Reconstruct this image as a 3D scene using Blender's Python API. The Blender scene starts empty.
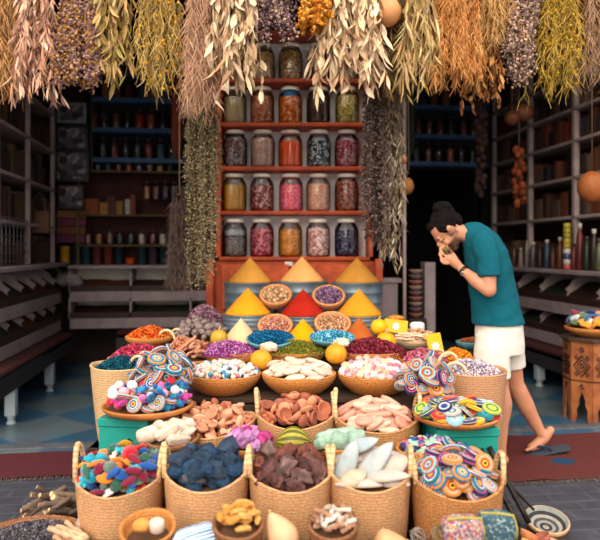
import bpy, bmesh, math, random
from mathutils import Vector, Matrix, Euler, Quaternion, noise

scene = bpy.context.scene
C = scene.collection
PI = math.pi
rnd = random.Random(7)

# ---------------------------------------------------------------- camera
YAW = math.radians(7.4)
CY, SY = math.cos(YAW), math.sin(YAW)
FPX, HOR, CAMZ = 650.0, 250.0, 1.3
cam = bpy.data.cameras.new('camera'); camo = bpy.data.objects.new('camera', cam); C.objects.link(camo)
cam.sensor_width = 36; cam.lens = FPX / 600 * 36
cam.shift_y = -20 / 600
camo.location = (0, 0, CAMZ); camo.rotation_euler = (PI / 2, 0, -YAW)
cam.clip_start = 0.05; cam.clip_end = 200
cam.dof.use_dof = True; cam.dof.focus_distance = 3.4; cam.dof.aperture_fstop = 1.6
scene.camera = camo

# ---------------------------------------------------------------- sky, sun, exposure
world = bpy.data.worlds.new('sky'); scene.world = world; world.use_nodes = True
nt = world.node_tree; nt.nodes.clear()
wo = nt.nodes.new('ShaderNodeOutputWorld'); bg = nt.nodes.new('ShaderNodeBackground')
tc = nt.nodes.new('ShaderNodeTexCoord'); sx = nt.nodes.new('ShaderNodeSeparateXYZ')
rp = nt.nodes.new('ShaderNodeValToRGB')
nt.links.new(tc.outputs['Generated'], sx.inputs[0]); nt.links.new(sx.outputs['Z'], rp.inputs[0])
rp.color_ramp.elements[0].position = 0.0; rp.color_ramp.elements[0].color = (0.62, 0.59, 0.57, 1)
rp.color_ramp.elements[1].position = 0.75; rp.color_ramp.elements[1].color = (1.0, 0.98, 0.96, 1)
e = rp.color_ramp.elements.new(0.3); e.color = (0.66, 0.64, 0.62, 1)
nt.links.new(rp.outputs[0], bg.inputs[0]); bg.inputs[1].default_value = 1.9
nt.links.new(bg.outputs[0], wo.inputs[0])
sun = bpy.data.lights.new('sun', 'SUN'); sun.energy = 2.6; sun.angle = math.radians(50); sun.color = (1.0, 0.84, 0.68)
suno = bpy.data.objects.new('sun', sun); C.objects.link(suno)
suno.location = (-2, -4, 8); suno.rotation_euler = (math.radians(56), 0, math.radians(-22))
scene.view_settings.view_transform = 'Standard'; scene.view_settings.look = 'None'
scene.view_settings.gamma = 1.0; scene.view_settings.exposure = 0.3
scene.view_settings.use_curve_mapping = False

# ---------------------------------------------------------------- helpers
RZ = -YAW
def P(px, py, D):
    """the place that stands D metres before the camera, seen at that point of the photograph"""
    x = (px - 300) / FPX * D
    return Vector((x * CY + D * SY, -x * SY + D * CY, CAMZ - (py - HOR) / FPX * D))
def Wz(px, D, z):
    p = P(px, HOR, D); p.z = z; return p
def zat(py, D): return CAMZ - (py - HOR) / FPX * D
def lin(c):
    if isinstance(c, str):
        c = tuple(int(c[i:i + 2], 16) / 255 for i in (0, 2, 4))
    return tuple((x / 12.92 if x <= 0.04045 else ((x + 0.055) / 1.055) ** 2.4) for x in c[:3]) + (1.0,)

MATS = {}
def _new(name):
    m = bpy.data.materials.new(name); m.use_nodes = True
    n = m.node_tree.nodes; b = n['Principled BSDF']
    return m, n, m.node_tree.links, b
def solid(name, col, rough=0.7, var=0.25, scale=12, bump=0.0, bscale=60, metal=0.0, col2=None, spec=0.3, coat=0.0, rand=0.0):
    """noisy two-tone procedural material"""
    if name in MATS: return MATS[name]
    m, n, l, b = _new(name)
    t = n.new('ShaderNodeTexCoord'); ns = n.new('ShaderNodeTexNoise'); ns.inputs['Scale'].default_value = scale; ns.inputs['Detail'].default_value = 4
    r = n.new('ShaderNodeValToRGB'); c = lin(col)
    c2 = lin(col2) if col2 else tuple(x * (1 - var) for x in c[:3]) + (1,)
    r.color_ramp.elements[0].color = c2; r.color_ramp.elements[1].color = c
    r.color_ramp.elements[0].position = 0.35; r.color_ramp.elements[1].position = 0.62
    l.new(t.outputs['Object'], ns.inputs['Vector']); l.new(ns.outputs['Fac'], r.inputs[0])
    out = r.outputs[0]
    if rand:
        out = _rand(n, l, out, rand)
    l.new(out, b.inputs['Base Color'])
    b.inputs['Roughness'].default_value = rough; b.inputs['Metallic'].default_value = metal
    b.inputs['Specular IOR Level'].default_value = spec
    if coat: b.inputs['Coat Weight'].default_value = coat
    if bump: _bump(n, l, b, t, bscale, bump)
    MATS[name] = m; return m
def _rand(n, l, out, amt):
    oi = n.new('ShaderNodeObjectInfo'); mr = n.new('ShaderNodeMapRange')
    mr.inputs['To Min'].default_value = 1 - amt; mr.inputs['To Max'].default_value = 1 + amt
    hs = n.new('ShaderNodeHueSaturation'); l.new(oi.outputs['Random'], mr.inputs['Value'])
    l.new(mr.outputs[0], hs.inputs['Value']); l.new(out, hs.inputs['Color']); return hs.outputs[0]
def _bump(n, l, b, t, scale, strength, dist=0.01):
    n2 = n.new('ShaderNodeTexNoise'); n2.inputs['Scale'].default_value = scale; n2.inputs['Detail'].default_value = 3
    bm_ = n.new('ShaderNodeBump'); bm_.inputs['Strength'].default_value = strength; bm_.inputs['Distance'].default_value = dist
    l.new(t.outputs['Object'], n2.inputs['Vector']); l.new(n2.outputs['Fac'], bm_.inputs['Height']); l.new(bm_.outputs[0], b.inputs['Normal'])
def colmat(name, rough=0.7, var=0.2, scale=40, bump=0.0, bscale=80, spec=0.3, rand=0.08, sheen=0.0, sub=0.0):
    """surface coloured by the mesh's own colour attribute, broken up by noise"""
    if name in MATS: return MATS[name]
    m, n, l, b = _new(name)
    at = n.new('ShaderNodeAttribute'); at.attribute_name = 'Col'
    t = n.new('ShaderNodeTexCoord'); ns = n.new('ShaderNodeTexNoise'); ns.inputs['Scale'].default_value = scale; ns.inputs['Detail'].default_value = 4
    mr = n.new('ShaderNodeMapRange'); mr.inputs['From Min'].default_value = 0.3; mr.inputs['From Max'].default_value = 0.7
    mr.inputs['To Min'].default_value = 1 - var; mr.inputs['To Max'].default_value = 1 + var * 0.4
    hs = n.new('ShaderNodeHueSaturation')
    l.new(t.outputs['Object'], ns.inputs['Vector']); l.new(ns.outputs['Fac'], mr.inputs['Value']); l.new(mr.outputs[0], hs.inputs['Value'])
    l.new(at.outputs['Color'], hs.inputs['Color']); out = hs.outputs[0]
    if rand: out = _rand(n, l, out, rand)
    l.new(out, b.inputs['Base Color'])
    b.inputs['Roughness'].default_value = rough; b.inputs['Specular IOR Level'].default_value = spec
    if sheen: b.inputs['Sheen Weight'].default_value = sheen
    if bump: _bump(n, l, b, t, bscale, bump)
    MATS[name] = m; return m
def grain(name, cols, scale=60, rough=0.8, bump=0.6):
    """loose flakes or seeds: random cells of the given colours"""
    if name in MATS: return MATS[name]
    m, n, l, b = _new(name)
    t = n.new('ShaderNodeTexCoord'); v = n.new('ShaderNodeTexVoronoi'); v.inputs['Scale'].default_value = scale
    s = n.new('ShaderNodeSeparateColor'); r = n.new('ShaderNodeValToRGB'); r.color_ramp.interpolation = 'CONSTANT'
    l.new(t.outputs['Object'], v.inputs['Vector']); l.new(v.outputs['Color'], s.inputs[0]); l.new(s.outputs[0], r.inputs[0])
    el = r.color_ramp.elements; el[0].color = lin(cols[0]); el[1].color = lin(cols[-1]); el[1].position = (len(cols) - 1) / len(cols) if len(cols) > 1 else 1
    for i, c in enumerate(cols[1:-1], 1): el.new(i / len(cols)).color = lin(c)
    l.new(r.outputs[0], b.inputs['Base Color']); b.inputs['Roughness'].default_value = rough
    b.inputs['Specular IOR Level'].default_value = 0.2
    bm_ = n.new('ShaderNodeBump'); bm_.inputs['Strength'].default_value = bump; bm_.inputs['Distance'].default_value = 0.006
    l.new(v.outputs['Distance'], bm_.inputs['Height']); bm_.invert = True; l.new(bm_.outputs[0], b.inputs['Normal'])
    MATS[name] = m; return m
def straw(name, c1, c2, pitch=0.0125, rough=0.75):
    """coiled or woven grass: stitches across every coil"""
    if name in MATS: return MATS[name]
    m, n, l, b = _new(name)
    t = n.new('ShaderNodeTexCoord'); sp = n.new('ShaderNodeSeparateXYZ'); l.new(t.outputs['Object'], sp.inputs[0])
    at = n.new('ShaderNodeMath'); at.operation = 'ARCTAN2'; l.new(sp.outputs[1], at.inputs[0]); l.new(sp.outputs[0], at.inputs[1])
    k = n.new('ShaderNodeMath'); k.operation = 'MULTIPLY'; k.inputs[1].default_value = 14; l.new(at.outputs[0], k.inputs[0])
    z = n.new('ShaderNodeMath'); z.operation = 'MULTIPLY'; z.inputs[1].default_value = 1 / pitch; l.new(sp.outputs[2], z.inputs[0])
    cb = n.new('ShaderNodeCombineXYZ'); l.new(k.outputs[0], cb.inputs[0]); l.new(z.outputs[0], cb.inputs[1])
    ns = n.new('ShaderNodeTexNoise'); ns.inputs['Scale'].default_value = 1.6; ns.inputs['Detail'].default_value = 3; l.new(cb.outputs[0], ns.inputs['Vector'])
    r = n.new('ShaderNodeValToRGB'); r.color_ramp.elements[0].color = lin(c2); r.color_ramp.elements[1].color = lin(c1)
    r.color_ramp.elements[0].position = 0.36; r.color_ramp.elements[1].position = 0.6
    l.new(ns.outputs['Fac'], r.inputs[0])
    fz = n.new('ShaderNodeMath'); fz.operation = 'FRACT'; l.new(z.outputs[0], fz.inputs[0])       # painted shade: grooves between coils darkened so the ridges show
    pg = n.new('ShaderNodeMath'); pg.operation = 'PINGPONG'; pg.inputs[1].default_value = 0.5; l.new(fz.outputs[0], pg.inputs[0])
    sm = n.new('ShaderNodeMapRange'); sm.inputs['From Max'].default_value = 0.22; sm.inputs['To Min'].default_value = 0.62; l.new(pg.outputs[0], sm.inputs['Value'])
    hv = n.new('ShaderNodeHueSaturation'); l.new(sm.outputs[0], hv.inputs['Value']); l.new(r.outputs[0], hv.inputs['Color'])
    l.new(_rand(n, l, hv.outputs[0], 0.07), b.inputs['Base Color']); b.inputs['Roughness'].default_value = rough
    b.inputs['Specular IOR Level'].default_value = 0.25
    bm_ = n.new('ShaderNodeBump'); bm_.inputs['Strength'].default_value = 0.5; bm_.inputs['Distance'].default_value = 0.004
    l.new(ns.outputs['Fac'], bm_.inputs['Height']); l.new(bm_.outputs[0], b.inputs['Normal'])
    MATS[name] = m; return m
def glassmat(name, tint=(0.93, 0.96, 0.96), rough=0.03):
    if name in MATS: return MATS[name]
    m, n, l, b = _new(name); n.remove(b); o = n['Material Output']
    tr = n.new('ShaderNodeBsdfTransparent'); tr.inputs[0].default_value = tint + (1,)
    gl = n.new('ShaderNodeBsdfGlossy'); gl.inputs['Roughness'].default_value = rough
    fr = n.new('ShaderNodeFresnel'); fr.inputs[0].default_value = 1.5; mx = n.new('ShaderNodeMixShader')
    l.new(fr.outputs[0], mx.inputs[0]); l.new(tr.outputs[0], mx.inputs[1]); l.new(gl.outputs[0], mx.inputs[2]); l.new(mx.outputs[0], o.inputs[0])
    MATS[name] = m; return m

class MB:
    def __init__(s): s.v = []; s.f = []; s.c = []; s.m = []; s.M = None
    def add(s, vs, fs, col=None, mi=0):
        o = len(s.v)
        s.v += [s.M @ Vector(v) for v in vs] if s.M else [Vector(v) for v in vs]
        many = isinstance(col, list)
        for i, f in enumerate(fs):
            s.f.append([o + k for k in f]); s.c.append(col[i] if many else col); s.m.append(mi)
        return s
    def box(s, cx, cy, cz, sx_, sy_, sz_, col=None, mi=0, M=None):
        vs = [Vector((cx + a * sx_ / 2, cy + b * sy_ / 2, cz + c * sz_ / 2)) for a in (-1, 1) for b in (-1, 1) for c in (-1, 1)]
        if M: vs = [M @ v for v in vs]
        return s.add(vs, [(0, 1, 3, 2), (4, 6, 7, 5), (0, 4, 5, 1), (2, 3, 7, 6), (0, 2, 6, 4), (1, 5, 7, 3)], col, mi)
    def lathe(s, prof, n=24, col=None, mi=0, M=None, fn=None, closed=False):
        """prof: (r, z) or (r, z, colour); fn(theta, r, z) -> r, z"""
        vs, fs, cs = [], [], []
        for q in prof:
            for i in range(n):
                a = 2 * PI * i / n; r, z = q[0], q[1]
                if fn: r, z = fn(a, r, z)
                v = Vector((r * math.cos(a), r * math.sin(a), z)); vs.append(M @ v if M else v)
        for k in range(len(prof) - 1):
            for i in range(n):
                j = (i + 1) % n
                fs.append((k * n + i, k * n + j, (k + 1) * n + j, (k + 1) * n + i)); cs.append(prof[k][2] if len(prof[k]) > 2 else col)
        if not closed:
            if prof[0][0] > 1e-4: fs.append(tuple(range(n - 1, -1, -1))); cs.append(cs[0])
            if prof[-1][0] > 1e-4: fs.append(tuple(range((len(prof) - 1) * n, len(prof) * n))); cs.append(cs[-1])
        return s.add(vs, fs, cs, mi)
    def tube(s, pts, rad, n=6, col=None, mi=0, cap=True, flat=1.0):
        pts = [Vector(p) for p in pts]; vs, fs = [], []; up = None
        for i, p in enumerate(pts):
            t = (pts[min(i + 1, len(pts) - 1)] - pts[max(i - 1, 0)]).normalized()
            if up is None: up = t.orthogonal().normalized()
            up = (up - t * up.dot(t)); up = up.normalized() if up.length > 1e-6 else t.orthogonal().normalized()
            sd = t.cross(up); r = rad[i] if isinstance(rad, (list, tuple)) else rad
            for k in range(n):
                a = 2 * PI * k / n; vs.append(p + up * (r * math.cos(a)) * flat + sd * (r * math.sin(a)))
        for i in range(len(pts) - 1):
            for k in range(n):
                j = (k + 1) % n; fs.append((i * n + k, i * n + j, (i + 1) * n + j, (i + 1) * n + k))
        if cap:
            fs.append(tuple(range(n - 1, -1, -1))); fs.append(tuple(range((len(pts) - 1) * n, len(pts) * n)))
        return s.add(vs, fs, col, mi)
    def blob(s, c, r, sub=2, amp=0.0, freq=1.5, seed=0, col=None, mi=0, M=None, flat_cells=False, q=1.0):
        bm = bmesh.new(); bmesh.ops.create_icosphere(bm, subdivisions=sub, radius=1)
        vs = []
        for v in bm.verts:
            d = v.co.normalized(); k = 1.0
            if q != 1.0:
                d = Vector([math.copysign(abs(x) ** q, x) for x in d]); d = d / max((abs(d.x) ** (2 / q) + abs(d.y) ** (2 / q) + abs(d.z) ** (2 / q)) ** (q / 2), 1e-6)
            if amp: k += amp * noise.noise(d * freq + Vector((seed * 3.1, seed * 1.7, seed))) + (amp * .35 * noise.noise(d * freq * 3.3 + Vector((seed, seed * 2.7, seed))) if amp > .3 else 0)
            v2 = Vector((d.x * r[0] * k, d.y * r[1] * k, d.z * r[2] * k)); v2 = (M @ v2 if M else v2) + Vector(c); vs.append(v2)
        fs = [[v.index for v in f.verts] for f in bm.faces]; bm.free()
        return s.add(vs, fs, col, mi)
    def leaf(s, p, d, side, L, w, col, bend=0.25, mi=0):
        """a leaf blade with a folded midrib, bent along its length"""
        d = d.normalized(); side = (side - d * side.dot(d)).normalized(); nrm = d.cross(side)
        a = []; prof = ((0, 0.12), (0.3, 0.9), (0.62, 1.0), (1.0, 0.03))
        for t, ww in prof:
            q = p + d * (L * t) + nrm * (bend * L * t * t)
            a += [q - side * w * ww * 0.5 + nrm * w * 0.18 * ww, q, q + side * w * ww * 0.5 + nrm * w * 0.18 * ww]
        fs = []
        for k in range(3):
            o = k * 3; fs += [(o, o + 1, o + 4, o + 3), (o + 1, o + 2, o + 5, o + 4)]
        return s.add(a, fs, col, mi)
    def mesh(s, name, mats, smooth=True, bevel=0.0):
        me = bpy.data.meshes.new(name); me.from_pydata([tuple(v) for v in s.v], [], s.f)
        if not isinstance(mats, (list, tuple)): mats = [mats]
        for m in mats: me.materials.append(m)
        me.polygons.foreach_set('material_index', s.m)
        if any(c is not None for c in s.c):
            ca = me.color_attributes.new('Col', 'FLOAT_COLOR', 'CORNER'); buf = []
            for f, c in zip(s.f, s.c): buf += list(c if c is not None else (0.5, 0.5, 0.5, 1)) * len(f)
            ca.data.foreach_set('color', buf)
        if bevel or not smooth:
            bm = bmesh.new(); bm.from_mesh(me)
            bmesh.ops.recalc_face_normals(bm, faces=bm.faces)
            if bevel: bmesh.ops.bevel(bm, geom=list(bm.edges), offset=bevel, segments=1, affect='EDGES', profile=0.5, clamp_overlap=True)
            bm.to_mesh(me); bm.free()
        if smooth: me.polygons.foreach_set('use_smooth', [True] * len(me.polygons))
        me.update(); return me
    def build(s, name, mats, parent=None, loc=(0, 0, 0), rot=(0, 0, 0), smooth=True, bevel=0.0):
        o = bpy.data.objects.new(name, s.mesh(name, mats, smooth, bevel)); C.objects.link(o)
        o.location = loc; o.rotation_euler = rot
        if parent: o.parent = parent
        return o
def tag(o, label=None, cat=None, group=None, kind=None):
    if label: o['label'] = label
    if cat: o['category'] = cat
    if group: o['group'] = group
    if kind: o['kind'] = kind
    return o
def thing(name, label, cat, loc=(0, 0, 0), rz=0.0, group=None):
    o = bpy.data.objects.new(name, None); C.objects.link(o); o.location = loc; o.rotation_euler = (0, 0, rz)
    o.empty_display_size = 0.1
    return tag(o, label, cat, group)
def spawn(me, name, loc, rot=(0, 0, 0), parent=None, scale=1.0):
    o = bpy.data.objects.new(name, me); C.objects.link(o); o.location = loc; o.rotation_euler = rot
    if scale != 1.0: o.scale = (scale,) * 3 if not isinstance(scale, tuple) else scale
    if parent: o.parent = parent
    return o
def struct(name, mb, mats, **k): return tag(mb.build(name, mats, **k), kind='structure')
def jit(c, a, r=None):
    r = r or rnd; k = 1 + r.uniform(-a, a); return tuple(min(1, max(0, x * k * (1 + r.uniform(-a, a) * 0.25))) for x in c[:3]) + (1,)
def pick(cols, a=0.12, r=None): return jit(lin((r or rnd).choice(cols)), a, r)
# ================================================================ the setting
def tilemat():
    m, n, l, b = _new('shop_tiles'); t = n.new('ShaderNodeTexCoord')
    mp = n.new('ShaderNodeMapping'); mp.inputs['Rotation'].default_value = (0, 0, 0.78)
    ck = n.new('ShaderNodeTexChecker'); ck.inputs['Scale'].default_value = 1.75
    ck.inputs['Color1'].default_value = lin('3d6684'); ck.inputs['Color2'].default_value = lin('66787f')
    ns = n.new('ShaderNodeTexNoise'); ns.inputs['Scale'].default_value = 5; ns.inputs['Detail'].default_value = 5
    mx = n.new('ShaderNodeMix'); mx.data_type = 'RGBA'; mx.blend_type = 'MULTIPLY'; mx.inputs[0].default_value = 0.55
    l.new(t.outputs['Object'], mp.inputs[0]); l.new(mp.outputs[0], ck.inputs[0]); l.new(t.outputs['Object'], ns.inputs[0])
    l.new(ck.outputs[0], mx.inputs[6]); l.new(ns.outputs['Color'], mx.inputs[7]); l.new(mx.outputs[2], b.inputs['Base Color'])
    b.inputs['Roughness'].default_value = 0.35; return m
def pavemat():
    m, n, l, b = _new('street_stone'); t = n.new('ShaderNodeTexCoord')
    br = n.new('ShaderNodeTexBrick'); br.inputs['Scale'].default_value = 2.3; br.inputs['Mortar Size'].default_value = 0.018
    br.inputs['Color1'].default_value = lin('33343d'); br.inputs['Color2'].default_value = lin('393a43'); br.inputs['Mortar'].default_value = lin('45464d')
    ns = n.new('ShaderNodeTexNoise'); ns.inputs['Scale'].default_value = 9; ns.inputs['Detail'].default_value = 8
    mx = n.new('ShaderNodeMix'); mx.data_type = 'RGBA'; mx.blend_type = 'OVERLAY'; mx.inputs[0].default_value = 0.7
    l.new(t.outputs['Object'], br.inputs[0]); l.new(t.outputs['Object'], ns.inputs[0])
    l.new(br.outputs[0], mx.inputs[6]); l.new(ns.outputs['Fac'], mx.inputs[7]); l.new(mx.outputs[2], b.inputs['Base Color'])
    bp = n.new('ShaderNodeBump'); bp.inputs['Strength'].default_value = 0.35; bp.inputs['Distance'].default_value = 0.01
    l.new(ns.outputs['Fac'], bp.inputs['Height']); l.new(bp.outputs[0], b.inputs['Normal'])
    b.inputs['Roughness'].default_value = 0.75; return m
YT = 4.42     # the shop's threshold
pave = MB(); pave.box(0.8, -1.3, -0.05, 16, 11.4, 0.1); struct('floor_street', pave, pavemat(), smooth=False)
tl = MB(); tl.box(0.8, YT + 2.2, -0.045, 6.2, 4.6, 0.13); struct('floor_shop', tl, tilemat(), smooth=False)
plaster = solid('dark_plaster', '3a2f2c', 0.9, 0.3, 3, 0.2, 30)
reddish = solid('red_brown_plaster', '5a2c22', 0.85, 0.35, 2.5, 0.2, 30)
wl = MB(); wl.box(-2.1, 6.0, 1.85, 0.1, 3.4, 3.7); struct('wall_left', wl, plaster, smooth=False)
wr = MB(); wr.box(3.72, 6.0, 1.85, 0.1, 3.4, 3.7); struct('wall_right', wr, plaster, smooth=False)
wb = MB(); wb.box(-0.2, 7.72, 1.85, 3.9, 0.1, 3.7); wb.box(2.75, 7.72, 3.0, 2.1, 0.1, 1.4); wb.box(3.5, 7.72, 1.2, 0.5, 0.1, 2.4)
struct('wall_back', wb, plaster, smooth=False)
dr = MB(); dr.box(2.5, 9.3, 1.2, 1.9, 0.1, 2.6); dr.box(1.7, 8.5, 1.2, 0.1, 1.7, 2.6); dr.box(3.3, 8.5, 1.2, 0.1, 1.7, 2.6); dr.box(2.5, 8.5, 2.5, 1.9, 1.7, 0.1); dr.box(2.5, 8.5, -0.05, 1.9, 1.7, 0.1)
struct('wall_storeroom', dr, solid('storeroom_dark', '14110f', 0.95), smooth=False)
cl = MB(); cl.box(0.8, 6.05, 3.75, 5.9, 3.5, 0.1); struct('ceiling', cl, solid('ceiling_wood', '2b1d17', 0.85), smooth=False)
wf = MB(); wf.box(0.8, YT + 0.12, 4.1, 14, 0.2, 1.9); wf.box(-4.1, YT + 0.12, 1.55, 4.1, 0.2, 3.3); wf.box(5.8, YT + 0.12, 1.55, 4.2, 0.2, 3.3)
struct('wall_front', wf, solid('facade_plaster', '9a5a42', 0.9, 0.2, 4, 0.3, 40), smooth=False)

def rugmat(name, c1, c2, blue=False):
    m, n, l, b = _new(name); t = n.new('ShaderNodeTexCoord'); sp = n.new('ShaderNodeSeparateXYZ'); l.new(t.outputs['Object'], sp.inputs[0])
    wv = n.new('ShaderNodeTexWave'); wv.bands_direction = 'Y'; wv.inputs['Scale'].default_value = 14; wv.inputs['Distortion'].default_value = 2; wv.inputs['Detail'].default_value = 3
    l.new(t.outputs['Object'], wv.inputs[0]); r = n.new('ShaderNodeValToRGB'); r.color_ramp.elements[0].color = lin(c1); r.color_ramp.elements[1].color = lin(c2)
    l.new(wv.outputs['Fac'], r.inputs[0]); out = r.outputs[0]
    if blue:    # a woven blue lozenge
        def mm(op, a, bb):
            k = n.new('ShaderNodeMath'); k.operation = op
            for i, q in enumerate((a, bb)):
                if isinstance(q, (int, float)): k.inputs[i].default_value = q
                else: l.new(q, k.inputs[i])
            return k.outputs[0]
        ax = mm('ABSOLUTE', mm('ADD', sp.outputs[0], 0.472), 0); ay = mm('ABSOLUTE', mm('ADD', sp.outputs[1], 0.133), 0)
        d = mm('LESS_THAN', mm('ADD', mm('DIVIDE', ax, 0.095), mm('DIVIDE', ay, 0.075)), 1.0)
        mx = n.new('ShaderNodeMix'); mx.data_type = 'RGBA'; l.new(d, mx.inputs[0]); l.new(out, mx.inputs[6]); mx.inputs[7].default_value = lin('22425a'); out = mx.outputs[2]
    l.new(out, b.inputs['Base Color']); b.inputs['Roughness'].default_value = 0.95; b.inputs['Specular IOR Level'].default_value = 0.1
    bp = n.new('ShaderNodeBump'); bp.inputs['Strength'].default_value = 0.4; l.new(wv.outputs['Fac'], bp.inputs['Height']); l.new(bp.outputs[0], b.inputs['Normal']); return m
def rug(name, x0, x1, y0, y1, mat, label, rz=0):
    t = thing(name, label, 'rug', ((x0 + x1) / 2, (y0 + y1) / 2, 0), rz)
    w, d = x1 - x0, y1 - y0; b = MB(); r = random.Random(3); nx, ny = 40, 8; vs = []; fs = []
    for j in range(ny + 1):
        for i in range(nx + 1):
            vs.append((-w / 2 + w * i / nx, -d / 2 + d * j / ny + 0.012 * noise.noise(Vector((i * .4, j, 1))), 0.012 + 0.006 * noise.noise(Vector((i * .3, j * .7, 4)))))
    fs = [(j * (nx + 1) + i, j * (nx + 1) + i + 1, (j + 1) * (nx + 1) + i + 1, (j + 1) * (nx + 1) + i) for j in range(ny) for i in range(nx)]
    k = len(vs); vs2 = [(v[0], v[1], 0.002) for v in vs]; b.add(vs + vs2, fs + [tuple(k + q for q in reversed(f)) for f in fs])
    b.build('pile', mat, t)
    fr = MB(); q = -w / 2
    while q < w / 2:
        fr.tube([(q, -d / 2 + 0.01, 0.012), (q + r.uniform(-.01, .01), -d / 2 - r.uniform(.015, .04), 0.005)], 0.0025, 3, lin('8a7468')); q += 0.014
    fr.build('fringe', colmat('yarn', 0.9), t)
    return t
rug('rug', -2.6, -0.42, 3.86, 4.5, rugmat('rug_maroon', '4b2328', '5e2e33'), 'dark red woven rug along the shop step behind the basket of felt shapes')
rug('rug', 1.55, 3.6, 3.44, 4.28, rugmat('rug_brick', '502724', '683633', True), "brick red rug with a blue lozenge under the man's sandals")
kerb = MB(); kerb.box(0.8, YT - 0.03, 0.01, 6.4, 0.1, 0.05); struct('trim_1', kerb, solid('kerb_stone', '5b5d63', 0.8, 0.4, 14, 0.4, 50), smooth=False, bevel=0.006)

# ================================================================ shop fittings
whitewood = solid('pale_painted_wood', 'ab9894', 0.6, 0.25, 6, 0.1, 60)
greywood = solid('grey_painted_wood', '8e7f80', 0.6, 0.25, 6, 0.1, 60)
bluewood = solid('blue_painted_wood', '3d5c80', 0.6, 0.25, 5, 0.1, 60)
darkwood = solid('dark_wood', '33201a', 0.6, 0.3, 8, 0.15, 60)
cream_reflection = solid('cream_reflection_board', 'fbf0dc', 0.6, 0.1, 6)  # painted reflection: bright cream stands in for light mirrored at the back bins
redcloth = solid('red_cushion_cloth', '3e1715', 0.95, 0.25, 8, 0.2, 90)
spice_dark = grain('dark_spice', ['2e1b14', '3a241a', '24150f'], 90)
spice_green = grain('dark_green_spice', ['20251c', '2b2f22', '171a13'], 90)
spice_rust = grain('rust_spice', ['542d1c', '63351f', '3f2115'], 90)

def bin_counter(name, label, loc, rz, length, depth, nb, style, tiers=(0.57, 0.86), h=0.27, leg_every=1.1, fronts=None, top=True, seat_legs=True):
    """two tiers of open spice bins above a low cushioned bench; local x runs along, local -y is the front"""
    t = thing(name, label, 'counter', loc, rz)
    f = MB()
    for z in tiers:
        f.box(length / 2, depth / 2, z - 0.055, length, depth, 0.11)                     # band board
    if top: f.box(length / 2, depth / 2 - 0.02, tiers[-1] + h + 0.02, length + 0.02, depth + 0.06, 0.035)
    f.build('frame', greywood, t, smooth=False, bevel=0.004)
    bk = MB(); bk.box(length / 2, depth - 0.01, (tiers[0] + tiers[-1] + h) / 2, length, 0.02, tiers[-1] + h - tiers[0])
    bk.build('back_board', cream_reflection if style == 'cream' else whitewood, t, smooth=False)  # cream style puts the bright reflections into the board's colour
    for z in tiers:
        for i in range(nb + 1):
            x = length * i / nb
            d = MB()
            if style == 'scallop':       # curved dividers
                pr = [(depth, 0), (0.02, 0), (0.02, 0.02), (0.06, 0.05), (0.075, 0.09), (0.05, 0.12), (0.10, 0.16), (0.12, 0.2), (0.17, 0.23), (0.22, h), (depth, h)]
            else:
                pr = [(depth, 0), (0.0, 0), (0.0, h - 0.03), (0.06, h), (depth, h)]
            n = len(pr); vs = [(x - 0.008, a, z + c) for a, c in pr] + [(x + 0.008, a, z + c) for a, c in pr]
            d.add(vs, [tuple(range(n)), tuple(range(2 * n - 1, n - 1, -1))] + [(k, n + k, n + (k + 1) % n, (k + 1) % n) for k in range(n)])
            d.build('divider', whitewood, t, smooth=False)
        for i in range(nb):
            x0, x1 = length * i / nb + 0.012, length * (i + 1) / nb - 0.012; s = MB(); nx, ny = 10, 8; vs = []
            for j in range(ny + 1):
                for k in range(nx + 1):
                    u, v = k / nx, j / ny
                    zz = z + 0.03 + (h * (0.42 if style == 'cream' else 0.72)) * v ** 0.9 + 0.012 * noise.noise(Vector((u * 4 + i * 3, v * 4, z * 9)))
                    if v > 0.85: zz -= (v - 0.85) * 0.2
                    vs.append((x0 + (x1 - x0) * u, 0.015 + (depth - 0.05) * v * 0.8, zz))
            b0 = len(vs); vs += [(v[0], v[1], z) for v in vs]
            fs = [(j * (nx + 1) + k, j * (nx + 1) + k + 1, (j + 1) * (nx + 1) + k + 1, (j + 1) * (nx + 1) + k) for j in range(ny) for k in range(nx)]
            rim = list(range(nx + 1)) + [j * (nx + 1) + nx for j in range(1, ny + 1)] + [ny * (nx + 1) + k for k in range(nx - 1, -1, -1)] + [j * (nx + 1) for j in range(ny - 1, 0, -1)]
            fs += [(rim[k], b0 + rim[k], b0 + rim[(k + 1) % len(rim)], rim[(k + 1) % len(rim)]) for k in range(len(rim))]
            s.add(vs, fs); o = s.build('spice_heap', (spice_rust, spice_dark, spice_green, spice_dark)[(i + int(z * 10)) % 4], t); o['kind'] = 'stuff'
        fr = MB(); fr.box(length / 2, 0.006, z + 0.03, length, 0.012, 0.06); fr.build('front_lip', darkwood, t, smooth=False)
    return t
def bench(name, label, loc, rz, length, depth, legs, seat_z=0.46):
    t = thing(name, label, 'bench', loc, rz)
    f = MB(); f.box(length / 2, 0.015, seat_z - 0.10, length, 0.03, 0.14); f.box(length / 2, depth / 2, seat_z - 0.045, length, depth, 0.03); f.build('apron', solid('apron_wood', '2c2a2e', 0.6), t, smooth=False, bevel=0.004)
    c = MB(); c.box(length / 2, depth / 2, seat_z - 0.012, length, depth, 0.04); c.build('cushion', redcloth, t, smooth=False, bevel=0.012)
    for x in legs:
        for y in (0.045, depth - 0.05):
            l_ = MB(); l_.box(x, y, 0.22, 0.075, 0.075, 0.28)
            l_.lathe([(0.026, 0), (0.036, 0.012), (0.036, 0.03), (0.024, 0.045), (0.03, 0.06), (0.034, 0.085)], 12, M=Matrix.Translation((x, y, 0)))
            l_.build('leg', solid('leg_paint', '9aa6ac', 0.5, 0.15), t, smooth=False, bevel=0.004)
    return t
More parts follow.
